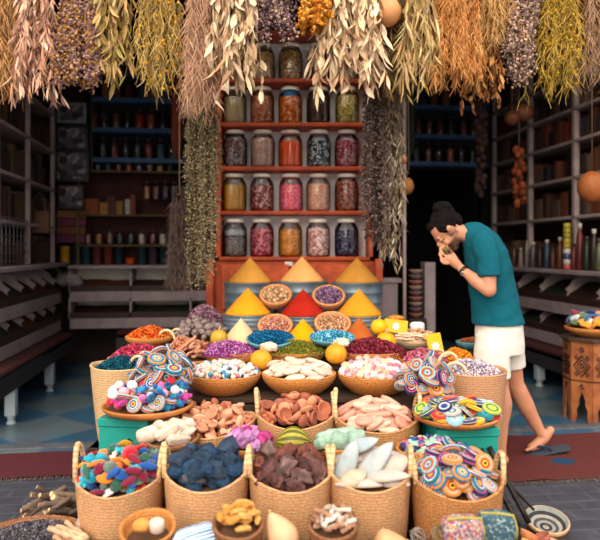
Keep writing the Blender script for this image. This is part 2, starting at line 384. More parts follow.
# left run (front looks to +x), back run, right run (front looks to -x)
bin_counter('spice_counter', 'two-tier spice bins along the side wall below the wire rack', (-1.6, 4.75, 0), PI / 2, 2.3, 0.4, 6, 'scallop')
bench('bench', 'low bench with a red cushion in front of the bins on the photo-frame side', (-1.45, 4.6, 0), PI / 2, 2.3, 0.42, (0.43, 1.55), 0.448)
bin_counter('spice_counter', 'two-tier spice bins across the back wall, their reflections painted as cream boards', (-1.53, 7.12, 0), 0, 3.15, 0.42, 5, 'cream', tiers=(0.575, 0.86), h=0.24)
bench('bench', 'low bench standing before the bins of the back wall', (-1.02, 6.9, 0), 0, 2.6, 0.4, (0.06, 1.2, 2.5), 0.448)
bin_counter('spice_counter', 'two-tier spice bins with scalloped dividers behind the man', (3.15, 7.1, 0), -PI / 2, 2.45, 0.45, 5, 'scallop', tiers=(0.52, 0.82), h=0.26)
bench('bench', 'low bench with a red cushion behind the carved table', (2.98, 6.9, 0), -PI / 2, 2.3, 0.42, (1.12, 1.98), 0.39)

def shelving(name, label, loc, rz, length, depth, zs, xs, mat, thick=0.03, post=0.045, back=None, z0=1.12, z1=3.5, mat2=None):
    t = thing(name, label, 'shelves', loc, rz)
    for x in xs:
        p = MB(); p.box(x, post / 2, (z0 + z1) / 2, post, post, z1 - z0); p.build('post', mat2 or mat, t, smooth=False, bevel=0.003)
    for z in zs:
        s = MB(); s.box(length / 2, depth / 2, z - thick / 2, length, depth, thick); s.build('shelf_board', mat, t, smooth=False, bevel=0.003)
    if back: b = MB(); b.box(length / 2, depth + 0.01, (z0 + z1) / 2, length, 0.02, z1 - z0); b.build('back_panel', back, t, smooth=False)
    return t
BZ = (1.13, 1.36, 1.69, 2.17, 2.31, 2.64, 2.97, 3.26)
shelving('wall_shelving', 'blue painted shelves of jars on the back wall', (-1.34, 7.3, 0), 0, 3.07, 0.33, (2.31, 2.64, 2.97, 3.26), (0.0, 3.05), bluewood, 0.05, 0.03, darkwood, z0=2.17, mat2=darkwood)
shelving('wall_shelving', 'ochre shelves of packets and small jars above the back bins', (-1.5, 7.3, 0), 0, 2.9, 0.33, (1.14, 1.36, 1.69, 2.17), (0.02, 1.36, 2.88), solid('ochre_wood', '5e4a2c', 0.7, 0.3), 0.022, 0.03, solid('maroon_board', '4a2420', 0.8, 0.3), z0=1.12, z1=2.17)
shelving('wall_shelving', 'blue shelves of jars above the dark storeroom doorway', (1.78, 7.3, 0), 0, 1.42, 0.33, (2.33, 2.65, 2.99), (0.0, 1.4), bluewood, 0.05, 0.03, darkwood, z0=2.28, z1=3.5, mat2=darkwood)
shelving('wall_shelving', 'pale framed shelves of books and boxes on the side wall above the wire rack', (-1.7, 5.0, 0), PI / 2, 2.25, 0.3, (1.14, 1.55, 1.95, 2.35, 2.75, 3.15), (0.42, 1.28, 2.2), whitewood, 0.03, 0.04, darkwood)
shelving('wall_shelving', 'pale framed shelves of packets and tins behind the man', (3.3, 7.5, 0), -PI / 2, 2.9, 0.33, (1.15, 1.62, 1.99, 2.33, 2.63, 2.95), (0.04, 0.95, 1.83, 2.7), whitewood, 0.03, 0.05, darkwood)

glass = glassmat('jar_glass')
glass_dim = glassmat('old_glass', (0.8, 0.85, 0.87), 0.08)
lid_pale = solid('pale_lid', 'b9b4a6', 0.4, 0.1)
lid_dark = solid('dark_lid', '3a3530', 0.45, 0.1)
def jar_meshes(r, h, key, lid):
    g = MB(); g.lathe([(r * .86, 0), (r * .97, h * .03), (r, h * .1), (r, h * .68), (r * .93, h * .78), (r * .72, h * .87), (r * .70, h * .93)], 20)
    c = MB(); c.lathe([(r * .88, h * .02), (r * .93, h * .08), (r * .94, h * .64), (r * .86, h * .70), (0.001, h * .74)], 20)
    l = MB(); l.lathe([(r * .74, h * .905), (r * .78, h * .92), (r * .78, h * .985), (r * .72, h), (0.001, h)], 20)
    return g.mesh(key + '_glass', glass), c, l.mesh(key + '_lid', lid)
SJ = jar_meshes(0.047, 0.22, 'small_jar', lid_dark)
SJ[1].mesh('x', glass)
_cache = {}
def small_jar(loc, col, label, group=None, s=1.12, sz=1.0):
    """a jar on the shop's shelves"""
    if col not in _cache: _cache[col] = SJ[1].mesh('jar_filling', grain('fill_' + col, [col, col], 200, 0.7, 0.2) if False else solid('fill_' + col, col, 0.7, 0.35, 60))
    t = thing('spice_jar', label, 'jar', loc, rnd.uniform(-.3, .3), group)
    for me, nm in ((SJ[0], 'glass'), (_cache[col], 'filling'), (SJ[2], 'lid')):
        spawn(me, nm, (0, 0, 0), parent=t, scale=(s, s, s * sz))
    return t
CN = {'6b3a2e': 'brown', 'a8542a': 'orange', '4f3a4c': 'purple', '7d4540': 'dusty pink', '3a3f3c': 'dark grey', 'b03c20': 'red orange', 'a8713f': 'tan', '23282a': 'black', '7e2f22': 'brick red',
      '39505c': 'slate blue', '8b6148': 'light brown', 'b58b2c': 'yellow', '75607a': 'lilac', 'c9b6ac': 'pale pink', '6a5648': 'taupe'}
ORD = ['first', 'second', 'third', 'fourth', 'fifth', 'sixth', 'seventh', 'eighth', 'ninth', 'tenth', 'eleventh', 'twelfth', 'thirteenth', 'fourteenth']
def shelf_x(px, y):      # world x on the plane y that is seen at px
    k = (px - 300) / FPX
    return y * (SY + k * CY) / (CY - k * SY)
def row(pxs, cols, y, z, what, s=1.12, sz=1.0):
    for i, (px, c) in enumerate(zip(pxs, cols)):
        small_jar((shelf_x(px, y), y, z), c, f'glass jar of {CN[c]} contents, {ORD[i]} along {what}', None, s, sz)
row((92, 105, 117, 128, 141, 153, 164, 178, 190, 201), ('23282a', 'a8713f', '7d4540', '6b3a2e', '39505c', '8b6148', '6a5648', '23282a', '6b3a2e', '3a3f3c'), 7.45, 2.97, 'the top blue shelf behind the hanging herbs')
row((93, 104.5, 116, 127.5, 139.5, 151, 163, 175, 187, 199), ('a8542a', '4f3a4c', '7d4540', '23282a', 'b03c20', 'a8542a', '23282a', '6b3a2e', '6b3a2e', '4f3a4c'), 7.45, 2.64, 'the middle blue shelf on the back wall')
row((91, 103, 114.5, 126, 137.5, 148.5, 160.5, 172, 185, 197), ('23282a', '23282a', '7e2f22', '23282a', '3a3f3c', '7e2f22', '39505c', '23282a', '3a3f3c', '6b3a2e'), 7.45, 2.31, 'the lower blue shelf on the back wall')
row((98, 108, 119, 129, 139, 150, 160, 170, 185, 198), ('39505c', '39505c', '7e2f22', 'a8542a', '75607a', '8b6148', 'b58b2c', '3a3f3c', '39505c', '6b3a2e'), 7.42, 2.172, 'the low shelf just beneath the blue ones', 0.8, 0.62)
row((397, 410, 423, 434, 446, 459, 471), ('6b3a2e', '23282a', '3a3f3c', '8b6148', 'a8713f', '23282a', '23282a'), 7.45, 2.99, 'the top shelf over the storeroom doorway')
row((396, 406, 418, 429, 440, 451, 463, 473), ('6b3a2e', '7d4540', '6b3a2e', '7d4540', '6b3a2e', '3a3f3c', '7d4540', '6b3a2e'), 7.45, 2.65, 'the middle shelf over the storeroom doorway')
row((404, 416, 428, 439, 450, 461, 472), ('23282a', '3a3f3c', '6b3a2e', '23282a', 'a8542a', '3a3f3c', '23282a'), 7.45, 2.33, 'the lowest shelf over the storeroom doorway')
row((147, 156, 165.5, 174, 183, 194), ('a8713f', '7d4540', '4f3a4c', '39505c', 'c9b6ac', '8b6148'), 7.42, 1.86, 'the small ledge right of the packets', 0.95, 1.0)
led = MB(); led.box(0, 0, -0.011, 1.5, 0.28, 0.022)
tag(led.build('ledge', solid('ochre_wood', '5e4a2c'), loc=(0.62, 7.46, 1.86), smooth=False), 'narrow wooden ledge carrying pastel jars above the back bins', 'shelf')
row((88, 99, 110, 120, 131, 142, 153, 163, 175, 188), ('8b6148', 'a8713f', '8b6148', '3a3f3c', '3a3f3c', 'c9b6ac', '7d4540', 'c9b6ac', '6a5648', '39505c'), 7.42, 1.362, 'the ochre shelf under the packets', 0.9, 0.8)
# tubs in a row right above the back bins
for i, (px, c, nm) in enumerate(((65, 'c48a1c', 'mustard yellow'), (76, '16252a', 'black'), (86, '1c3a3c', 'dark teal'), (97, '5a2a2a', 'maroon'), (108, '6b2a20', 'brick red'), (119, '15282e', 'midnight blue'), (130, 'c4501a', 'bright orange'), (142, '1b3438', 'teal grey'), (153, '3a2a3a', 'plum'), (164, '1c2c30', 'charcoal'), (176, '222', 'black'), (188, '2a2224', 'brown black'))):
    c = c if len(c) == 6 else '222222'
    hh = 0.2 if nm != 'bright orange' else 0.07
    b = MB(); b.lathe([(0.048, 0), (0.05, 0.01), (0.05, hh * .85), (0.053, hh * .86), (0.053, hh), (0.001, hh)], 16)
    tag(b.build('tub', solid('tub_' + nm, c, 0.35, 0.1, spec=0.5), loc=(shelf_x(px, 7.42), 7.42, 1.142)), f'{nm} plastic tub in the row just above the back bins' + (', beside the shelf post' if i == 10 else ''), 'tub')
# packets on the ochre shelf
for i, (px, c, w, h, nm) in enumerate(((92, '8a4a1e', 15, .17, 'orange'), (104, 'a8742a', 8, .13, 'ochre'), (112, '57231c', 9, .2, 'maroon'), (120, '8a6a24', 7, .15, 'olive'), (128, 'b9b2a6', 5, .17, 'white'), (133, '7a3a2a', 5, .22, 'rust'))):
    b = MB(); b.box(0, 0, h / 2, w * 0.0105, 0.06, h)
    tag(b.build('packet', solid('packet_' + nm, c, 0.6, 0.3, 20), loc=(shelf_x(px, 7.40), 7.40, 1.692), rot=(0, 0, rnd.uniform(-.1, .1)), smooth=False, bevel=0.004), f'{nm} packet standing on the ochre shelf of the back wall', 'packet')

# framed photographs at the corner
def photo_frame(px, py, w, h, y, c, label, fw=0.03):
    t = thing('photo_frame', label, 'picture frame', (shelf_x(px, y), y, zat(py, y * CY + shelf_x(px, y) * SY)))
    f = MB()
    for a in (-1, 1): f.box(a * (w / 2 - fw / 2), 0, 0, fw, 0.03, h); f.box(0, 0, a * (h / 2 - fw / 2), w - fw * 2, 0.03, fw)
    f.build('frame', c, t, smooth=False, bevel=0.003)
    p = MB(); p.box(0, 0.006, 0, w - fw * 2, 0.012, h - fw * 2); p.build('print', grain('print_greys', ['4a444c', '6d636b', '2c282c', '8d8286', '544a4e', '39333a'], 16, 0.4, 0.0), t, smooth=False)
blackf = solid('black_frame', '141414', 0.4); whitef = solid('white_frame', '8b8b90', 0.5)
photo_frame(72, 113, 0.30, 0.22, 7.26, whitef, 'small pale framed photograph, topmost in the corner')
photo_frame(72, 139, 0.34, 0.30, 7.26, blackf, 'black framed photograph under the pale framed one')
photo_frame(72, 165, 0.36, 0.36, 7.25, blackf, 'large black framed photograph, lowest of the black frames')
photo_frame(71, 197, 0.26, 0.26, 7.26, solid('brown_frame', '3c2a26', 0.5), 'thin brown framed photograph below the black frames', 0.015)
for i, (z, c, nm) in enumerate(((1.38, '5c2338', 'plum'), (1.47, '6e3a1c', 'brown'), (1.56, '64203a', 'magenta'), (1.65, '7a4a1e', 'tan'))):
    b = MB(); b.box(0, 0, 0.042, 0.3, 0.14, 0.084)
    tag(b.build('carton', solid('carton_' + nm, c, 0.6, 0.25), loc=(shelf_x(72, 7.38), 7.40, z), rot=(0, 0, 0.05 * (i - 1)), smooth=False, bevel=0.004), f'{nm} carton in the stack below the brown photograph', 'carton')

# books and boxes on the photo-frame side, packets and tins on the side behind the man
def side_rows(x, depth_dir, ys, zs, cols, names, kind, wall, hmax, seed, step):
    r = random.Random(seed); B = ['lowest', 'second lowest', 'middle', 'second highest', 'highest', 'topmost']
    for zi, z in enumerate(zs):
        y = ys[0]; k = 0
        while y < ys[1]:
            w = r.uniform(*step); h = r.uniform(0.55, 0.92) * hmax; i = r.randrange(len(cols))
            if r.random() < 0.84:
                b = MB(); b.box(0, 0, h / 2, 0.17, w * 0.9, h)
                nm = kind[r.randrange(len(kind))]
                o = b.build(nm, solid('side_' + cols[i], cols[i], 0.6, 0.35, 18), loc=(x + depth_dir * 0.13, y + w / 2, z + 0.001), smooth=False, bevel=0.004)
                tag(o, f'{names[i]} {nm} on the {B[zi]} shelf of the {wall} side wall', nm, f'{names[i]} {nm} row, {B[zi]} shelf, {wall} side wall')
            y += w
side_rows(-1.7, -1, (5.45, 7.18), (1.14, 1.55, 1.95, 2.35), ('4a3122', '3a2b24', '5a3f2a', '2c2622', '5e4636'), ('brown', 'dark brown', 'tan', 'black', 'light brown'), ('book', 'box'), 'photo-frame', 0.34, 5, (0.05, 0.12))
side_rows(3.3, 1, (4.75, 7.4), (1.15, 1.62, 1.99, 2.33, 2.63), ('4a2c22', '6b3a24', '2a2422', '5b4a3c', '6e5640', '38302e', '7a2f24'), ('brown', 'rust', 'black', 'taupe', 'tan', 'charcoal', 'red'), ('packet', 'box'), 'bench', 0.28, 9, (0.07, 0.16))
# ================================================================ the jar cabinet in the middle
redwood = solid('orange_red_wood', 'c4562a', 0.5, 0.3, 7, 0.15, 50, col2='963a1c')
redwood_dark = solid('orange_red_panel', 'ac4a24', 0.55, 0.35, 5, 0.15, 50, col2='843218')
CD = 5.24
cab = thing('jar_cabinet', 'tall orange-red wooden cabinet with a white back full of big jars', 'cabinet', Wz(294.5, CD, 0), RZ)
MPP = CD / FPX     # metres per pixel at the cabinet's face
w = 157 * MPP; zb = zat(257, CD); zt = zat(30, CD); dp = 0.27
for sx_ in (-1, 1):
    b = MB(); b.box(sx_ * (w / 2 - 0.018), dp / 2, (zb + zt) / 2, 0.036, dp, zt - zb); b.build('side_panel', redwood, cab, smooth=False, bevel=0.003)
b = MB(); b.box(0, dp, (zb + zt) / 2, w - 0.06, 0.02, zt - zb); b.build('back_board', solid('white_board', 'f6f2f0', 0.7, 0.08), cab, smooth=False)
SHZ = [zat(y, CD) for y in (78.5, 122.5, 166.5, 211, 257)]
for z in SHZ + [zt]:
    b = MB(); b.box(0, dp / 2, z - 0.014, w - 0.05, dp, 0.03)
    b.build('shelf_board', redwood, cab, smooth=False, bevel=0.003)
    d = MB(); k = 0; q = -w / 2 + 0.04        # small toothed edging
    while q < w / 2 - 0.03: d.box(q, -0.004, z - 0.014, 0.009, 0.012, 0.018); q += 0.0165
    d.build('edging', redwood_dark, cab, smooth=False)
b = MB(); b.box(0, 0.14, zb / 2 + 0.0, w + 0.13, 0.26, zb - 0.07); b.build('lower_cupboard', redwood_dark, cab, smooth=False, bevel=0.006)
for sx_ in (-1, 1):
    b = MB(); b.box(sx_ * w * 0.25, -0.012, zb - 0.24, w * 0.43, 0.03, 0.36); b.box(sx_ * w * 0.25, -0.03, zb - 0.24, w * 0.33, 0.014, 0.27); b.build('door', redwood, cab, smooth=False, bevel=0.008)
    b = MB(); b.box(sx_ * (w / 2 + 0.045), -0.005, zb / 2 + .01, 0.06, 0.05, zb - 0.05); b.build('corner_post', redwood, cab, smooth=False, bevel=0.005)
b = MB(); b.box(-0.045, -0.008, zb - 0.055, 0.065, 0.012, 0.035); b.build('name_plate', solid('tin_plate', 'c9c2b8', 0.3, 0.2, metal=0.6), cab, smooth=False)

BJ = jar_meshes(0.083 * 1.2, 0.258 * 1.2, 'big_jar', solid('white_jar_lid', 'e6dfd0', 0.45, 0.12))
rows = [
 [('mixed brown leaves', ['8a6a4a', '6b4a33', 'a58a66']), ('pale tan roots', ['b08a5e', '8f6a45', 'c9a676']), ('coarse tan chips', ['a98352', '8a6238', 'c7a06a', '6f4a2c']), ('dark red peppers', ['5c1f18', '7c2c20', '3a1612']), ('grey leaves', ['6f6658', '8a8270'])],
 [('pale sand-coloured powder', ['b59a72', 'a98e66']), ('copper brown flakes', ['b0623a', '934a2a', 'c98458', '7a3a22']), ('orange spice under a blue packet', ['d06a1a', 'b85412', 'e08a34', '8f3c10']), ('dark brown cloves', ['3e2417', '553221', '2c180f']), ('yellow green seeds', ['b09a4a', '94803a', 'c9b468', '7d6c34'])],
 [('dark mauve pods', ['5a3a3a', '3c2a2e', '7a5650', '9a8480']), ('pinkish beige sticks', ['b58a78', 'a67a6a', 'c49c8a']), ('bright orange powder', ['e4541c', 'ee6a26', 'd9480f']), ('black and white seeds', ['1d2434', '2f3646', 'c9c4c0', '151a24']), ('crimson petals', ['8c2538', 'a53a48', '6c1a2c', 'b98a8a'])],
 [('mustard yellow powder', ['c98f1e', 'd69c2a', 'bf8418']), ('dark red potpourri', ['7a1f22', 'a33a32', '4c1416', 'd8a48c']), ('bright pink crystals', ['f0647a', 'e84e68', 'f58a98']), ('peach coloured gum', ['dba083', 'cf9072', 'e6b598']), ('rust brown berries', ['9a4a30', '7d3522', 'b56a4a', '5c2416'])],
 [('grey seeds, half filled', ['7a6a62', '5c504c', '94857a']), ('crimson dried roses', ['a01f36', 'c23a4c', '741426', 'd98a90']), ('orange ochre crystals', ['d08020', 'b86a14', 'e09a3c']), ('pink and white petals', ['d9b0a4', 'c08078', 'efe0d4', 'a8605a']), ('navy blue petals', ['23203a', '38304c', '151428', '6c6478'])],
]
RN = ['topmost', 'second', 'third', 'fourth', 'bottom']; PXS = (235, 262.5, 290.5, 318.5, 347)
for ri, rw in enumerate(rows):
    for ci, (nm, cols) in enumerate(rw):
        o0 = Wz(PXS[ci] + rnd.uniform(-.6, .6), CD + 0.13, SHZ[ri] + 0.002)
        t = thing('spice_jar', f'big glass jar of {nm}, {ORD[ci]} along the {RN[ri]} cabinet shelf', 'jar', o0, RZ + rnd.uniform(-1, 1))
        half = 'half filled' in nm
        spawn(BJ[0], 'glass', (0, 0, 0), parent=t); spawn(BJ[2], 'lid', (0, 0, 0), parent=t)
        spawn(BJ[1].mesh('filling', grain('fill_' + nm, cols, 75 if 'powder' not in nm else 260)), 'filling', (0, 0, 0), parent=t, scale=(1, 1, 0.74 if half else (0.98 + 0.16 * rnd.random())))
        if half:
            b = MB(); b.lathe([(0.091, 0), (0.091, 0.04), (0.001, 0.046)], 16, M=Matrix.Translation((0, 0, 0.172))); b.build('cotton_layer', solid('white_cotton', 'b5b3b4', 0.9, 0.2), t)
        if 'blue packet' in nm:
            b = MB(); b.lathe([(0.055, 0.21), (0.062, 0.23), (0.06, 0.27), (0.036, 0.282), (0.001, 0.284)], 16); b.build('blue_packet', solid('blue_foil', '1b6c9c', 0.4, 0.3, 14), t)

# ================================================================ stepped display stand
standwood = solid('stand_wood', '3b2a20', 0.8, 0.3, 6, 0.2, 40)
STEPS = [(2.88, 2.98, 0.34, 0.95), (3.00, 3.42, 0.15, 1.5), (3.46, 3.80, 0.51, 1.7), (3.83, 4.06, 0.60, 1.2), (4.07, 4.34, 0.66, 1.06), (4.345, 5.08, 0.70, 1.0)]
for i, (a, b_, z, ww) in enumerate(STEPS):
    b = MB(); n = 5
    for k in range(n): b.box(0, (b_ - a) * (k + .5) / n, z - 0.0125, ww, (b_ - a) / n * 0.94, 0.025)
    b.box(0, 0.012, z / 2 - 0.02, ww, 0.02, z - 0.03)
    for sx_ in (-1, 1): b.box(sx_ * (ww / 2 - 0.02), (b_ - a) / 2, z / 2 - 0.015, 0.03, b_ - a - 0.01, z - 0.02)
    tag(b.build('display_step', standwood, loc=Wz(297, a, 0), rot=(0, 0, RZ), smooth=False, bevel=0.002), f'dark wooden display step under the {("small bowls between the baskets", "terracotta baskets", "shallow bowls of pebbles and beads", "petal troughs", "front row of spice cones", "rear spice tins")[i]}', 'display stand')

zinc = solid('galvanised_zinc', '8797a0', 0.45, 0.3, 5, 0.15, 20, metal=0.5, col2='5f6f7a')
def tin(px, D, z0, z1, wpx, label):
    r = wpx * D / FPX / 2; t = thing('zinc_tub', label, 'tub', Wz(px, D, z0), RZ); h = z1 - z0
    b = MB(); pr = [(r * .93, 0)]
    for k in range(1, 5):
        zz = h * k / 5; pr += [(r * (.93 + .012 * k), zz - 0.008), (r * (.955 + .012 * k), zz), (r * (.93 + .012 * k), zz + 0.008)]
    pr += [(r * .98, h - 0.012), (r * 1.02, h - 0.004), (r * 1.01, h), (r * .96, h - 0.003), (0.001, h - 0.003)]
    b.lathe(pr, 40); b.build('body', zinc, t)
    return t
def cone(px, D, z0, wpx, h, col, col2, label, slump=0.0):
    r = wpx * D / FPX / 2; b = MB(); pr = []
    for k in range(13):
        u = k / 12; rr = r * (1 - u); pr.append((max(rr, 0.001) + 0.012 * math.sin(PI * u) * 0.5, h * (u ** 1.03)))
    pr = [(r * .9, 0.0005)] + pr
    sd = rnd.random() * 50
    b.lathe(pr, 40, fn=lambda a, rr, z: (rr * (1 + 0.02 * noise.noise(Vector((math.cos(a) * 1.5, math.sin(a) * 1.5, sd + z * 5)))), z))
    return tag(b.build('spice_cone', solid('powder_' + col, col, 0.95, 0.1, 6, 0.55, 90, col2=col2, spec=0.05), loc=Wz(px, D, z0), rot=(0, 0, RZ)), label, 'spice')
for px, c1, c2, nm, y in ((250, 'cf9240', 'c48738', 'golden brown', 282), (302, 'dfa262', 'd49656', 'pale apricot', 281), (357, 'bd8438', 'b27a30', 'ochre brown', 282)):
    tin(px, 4.89, 0.70, zat(y, 4.89), 52, f'wide ribbed zinc tub under the {nm} spice cone at the cabinet foot')
    cone(px, 4.89, zat(y, 4.89), 45, 0.185, c1, c2, f'{nm} spice cone in the rear row before the cabinet')
for px, c1, c2, nm, y in ((248, 'ea9722', 'df8c1c', 'orange yellow', 313.5), (303, 'a8281a', '9a2014', 'deep red paprika', 314.5), (359, 'd39328', 'c88822', 'dull gold', 314.5)):
    tin(px, 4.52, 0.70, zat(y, 4.52), 52, f'wide ribbed zinc tub under the {nm} cone in the middle row')
    cone(px, 4.52, zat(y, 4.52), 47, 0.178, c1, c2, f'{nm} spice cone in the middle row')
for px, c1, c2, nm, y, ww, hh, D in ((241, 'eabf92', 'dfb488', 'creamy beige', 342, 38, 0.155, 4.2), (303, 'e8a012', 'dd950e', 'bright saffron', 342, 40, 0.15, 4.2), (359, 'b5602c', 'a85626', 'rusty brown', 344, 40, 0.175, 4.2)):
    z = zat(y, D)
    tin(px, D, 0.66, z, ww + 2, f'low zinc tub under the {nm} cone in the front row')
    cone(px, D, z, ww, hh, c1, c2, f'{nm} spice cone in the front row beside the blue bowls')

# ================================================================ baskets, bowls and how things pile in them
straw_body = straw('straw_body', 'dfab7c', 'b98758')
straw_rim = straw('straw_rim', 'e6c193', 'c79c6a', 0.02)
wicker_dark = straw('wicker_dark', '9a6844', '6f452b')
wicker_orange = straw('wicker_orange', 'cf8c4a', 'a8652c')
wood_bowl = solid('turned_wood', 'c98446', 0.5, 0.3, 7, 0.1, 30, col2='a8632c')
liner_m = solid('basket_inside', '664830', 0.95, 0.3, 20, 0.3, 60)
def basket(px, D, z0, r, h, label, rb=0.82, handles=True, ridges=None, fill=0.85, dip=0.02, mat=None, crown=0.0, hz=0.085, ha=0.0, group=None, tilt=0.0, name='straw_basket'):
    """a coiled straw basket; returns the thing, its opening radius and the height of its filling"""
    t = thing(name, label, 'basket', Wz(px, D, z0), RZ); t.rotation_euler = (tilt, 0, RZ)
    if group: t['group'] = group
    nr = ridges or max(4, int(h / 0.0125)); pr = [(0.001, 0), (r * rb * .9, 0)]
    def rad(u): return r * (rb + (1 - rb) * (u ** 0.75))
    for k in range(nr):
        u0, u1 = k / nr, (k + 1) / nr
        pr += [(rad(u0) + 0.0, h * u0 + 0.0005), (rad((u0 + u1) / 2) + 0.0046, h * (u0 + u1) / 2)]
    pr += [(r + 0.001, h - 0.004), (r + 0.007, h), (r + 0.003, h + 0.008), (r - 0.006, h + 0.005), (r - 0.012, h - 0.01), (r * (rb + .1) - 0.015, h * .35), (0.001, h * .3)]
    sd = rnd.random() * 90
    def fn(a, rr, z):
        u = max(0, z / h) ** 2
        return rr * (1 + 0.025 * u * noise.noise(Vector((math.cos(a), math.sin(a), sd)))), z + u * (dip * math.cos(2 * a) + 0.006 * noise.noise(Vector((math.cos(a), math.sin(a), sd + 7))))
    b = MB(); b.lathe(pr, 48, fn=fn); b.build('body', mat or straw_body, t)
    b = MB(); b.lathe([(r - 0.012, h * fill - 0.02 - 0.01), (r * .6, h * fill - 0.02 + crown * .5), (0.001, h * fill - 0.02 + crown)], 24, closed=True); b.build('liner', liner_m, t)
    if handles:
        for sgn in (-1, 1):
            hb = MB(); pts = []
            for k in range(13):
                u = k / 12; a = (u - 0.5) * 0.7 + (0 if sgn > 0 else PI) + ha * sgn
                pts.append((r * 1.01 * math.cos(a) , r * 1.01 * math.sin(a), h + dip * math.cos(2 * a) + hz * (math.sin(PI * u) ** 0.55) - 0.01))
            hb.tube(pts, 0.011, 8); hb.build('handle', straw_rim, t)
    return t
def bowl(px, D, z0, r, label, h=0.05, mat=None, cat='bowl', group=None, tilt=0.0, name='woven_bowl', fill=0.7, crown=0.03, rb=0.6, wall=0.014, liner=None, ridged=True):
    t = thing(name, label, cat, Wz(px, D, z0), RZ); t.rotation_euler = (tilt, 0, RZ)
    if group: t['group'] = group
    pr = [(0.001, 0)]; n = 6
    for k in range(n + 1):
        u = k / n; rr = r * (rb + (1 - rb) * math.sin(u * PI / 2)); pr.append((rr, h * u))
        if ridged and k < n: pr.append((r * (rb + (1 - rb) * math.sin((u + .5 / n) * PI / 2)) + 0.004, h * (u + .5 / n)))
    pr += [(r + 0.003, h + 0.006), (r - wall * .6, h + 0.009), (r - wall, h), (r * .8, h * .5), (0.001, h * .35)]
    b = MB(); b.lathe(pr, 44); b.build('body', mat or wicker_orange, t)
    b = MB(); b.lathe([(r - wall - 0.001, h * fill), (r * .7, h * fill + crown * .45), (r * .35, h * fill + crown * .85), (0.001, h * fill + crown)], 28, closed=True)
    o = b.build('liner', liner or liner_m, t)
    return t

class Pile:
    """drops things one by one on the lowest free spot of a mound"""
    def __init__(s, base, R, z0, crown=0.03, seed=1, sy=1.0, slope=0.0):
        s.base = Vector(base); s.R = R; s.n = 56; s.cell = 2 * R / s.n; s.r = random.Random(seed); s.crown = crown; s.sy = sy
        s.h = [[z0 + crown * max(0, 1 - ((i + .5) / s.n * 2 - 1) ** 2 - ((j + .5) / s.n * 2 - 1) ** 2) + slope * ((j + .5) / s.n * 2 - 1) * R for i in range(s.n)] for j in range(s.n)]
        s.mz = z0; s.slope = slope
    def at(s, x, y):
        i = min(s.n - 1, max(0, int((x / s.R + 1) * s.n / 2))); j = min(s.n - 1, max(0, int((y / s.R + 1) * s.n / 2))); return s.h[j][i]
    def drop(s, a, b, t, ang=None, tries=22, edge=0.55, spot=None):
        best = None; m = min(a, b)
        for _ in range(tries if not spot else 1):
            th = s.r.uniform(0, 2 * PI); rr = (s.R - m * edge) * math.sqrt(s.r.random()); x, y = rr * math.cos(th), rr * math.sin(th)
            if spot: x, y = spot; rr = math.hypot(x, y)
            an = s.r.uniform(0, PI) if ang is None else ang + s.r.uniform(-.3, .3)
            ca, sa = math.cos(an), math.sin(an); q = []
            for u, v in ((0, 0), (.8, 0), (-.8, 0), (0, .8), (0, -.8), (.45, .45), (-.45, .45), (.45, -.45), (-.45, -.45)):
                px, py = x + u * a * ca - v * b * sa, y + u * a * sa + v * b * ca
                q.append(s.at(px, py) if px * px + py * py < s.R * s.R else s.at(x, y) + (0.0 if edge > .5 else .0))
            z = max(q) * 0.55 + sum(q) / len(q) * 0.45
            if a > 1.7 * b and max(abs(x + a * ca * .95), 0) ** 2 + (y + a * sa * .95) ** 2 > (s.R * 1.06) ** 2: z += 0.03
            if a > 1.7 * b and (x - a * ca * .95) ** 2 + (y - a * sa * .95) ** 2 > (s.R * 1.06) ** 2: z += 0.03
            cost = z - s.crown * (1 - (rr / s.R) ** 2)
            cost -= s.slope * y
            if best is None or cost < best[0]: best = (cost, x, y, z, an, q)
        _, x, y, z, an, q = best; ca, sa = math.cos(an), math.sin(an)
        gu = max(-.7, min(.7, (q[1] - q[2]) / (1.6 * a))); gv = max(-.7, min(.7, (q[3] - q[4]) / (1.6 * b)))
        i0 = int((x / s.R + 1) * s.n / 2); j0 = int((y / s.R + 1) * s.n / 2); k = int(max(a, b) / s.cell) + 1
        for j in range(max(0, j0 - k), min(s.n, j0 + k + 1)):
            for i in range(max(0, i0 - k), min(s.n, i0 + k + 1)):
                dx = (i + .5) * s.cell - s.R - x; dy = (j + .5) * s.cell - s.R - y
                u = (dx * ca + dy * sa) / a; v = (-dx * sa + dy * ca) / b; d = u * u + v * v
                if d < 1: s.h[j][i] = max(s.h[j][i], z + gu * u * a + gv * v * b + t * math.sqrt(1 - d) ** 0.7)
        rot = Matrix.Rotation(RZ, 4, 'Z') @ Matrix.Rotation(an, 4, 'Z') @ Matrix.Rotation(-math.atan(gu), 4, 'Y') @ Matrix.Rotation(math.atan(gv), 4, 'X')
        loc = s.base + Matrix.Rotation(RZ, 3, 'Z') @ Vector((x, y * s.sy, 0)); loc.z = s.base.z + z + t * 0.5
        return loc, rot.to_euler(), rot
def fill(p, meshes, n, name, cat, group_label, tumble=0.0, s=(0.9, 1.1), spin=True, ang=None, edge=0.55, tries=22):
    """meshes: (mesh, a, b, t, label); things of one mesh share one label and one group"""
    out = []
    for k in range(n):
        me, a, b, t, lab = meshes[p.r.randrange(len(meshes))]; q = p.r.uniform(*s)
        loc, eu, rot = p.drop(a * q, b * q, t * q, ang, tries, edge)
        if tumble: rot = rot @ Euler((p.r.uniform(-tumble, tumble), p.r.uniform(-tumble, tumble), p.r.uniform(-tumble, tumble) * .5)).to_matrix().to_4x4(); eu = rot.to_euler()
        o = spawn(me, name, loc, eu, scale=q); tag(o, f'{lab} {group_label}', cat, f'{lab} {group_label}'); out.append(o)
    return out
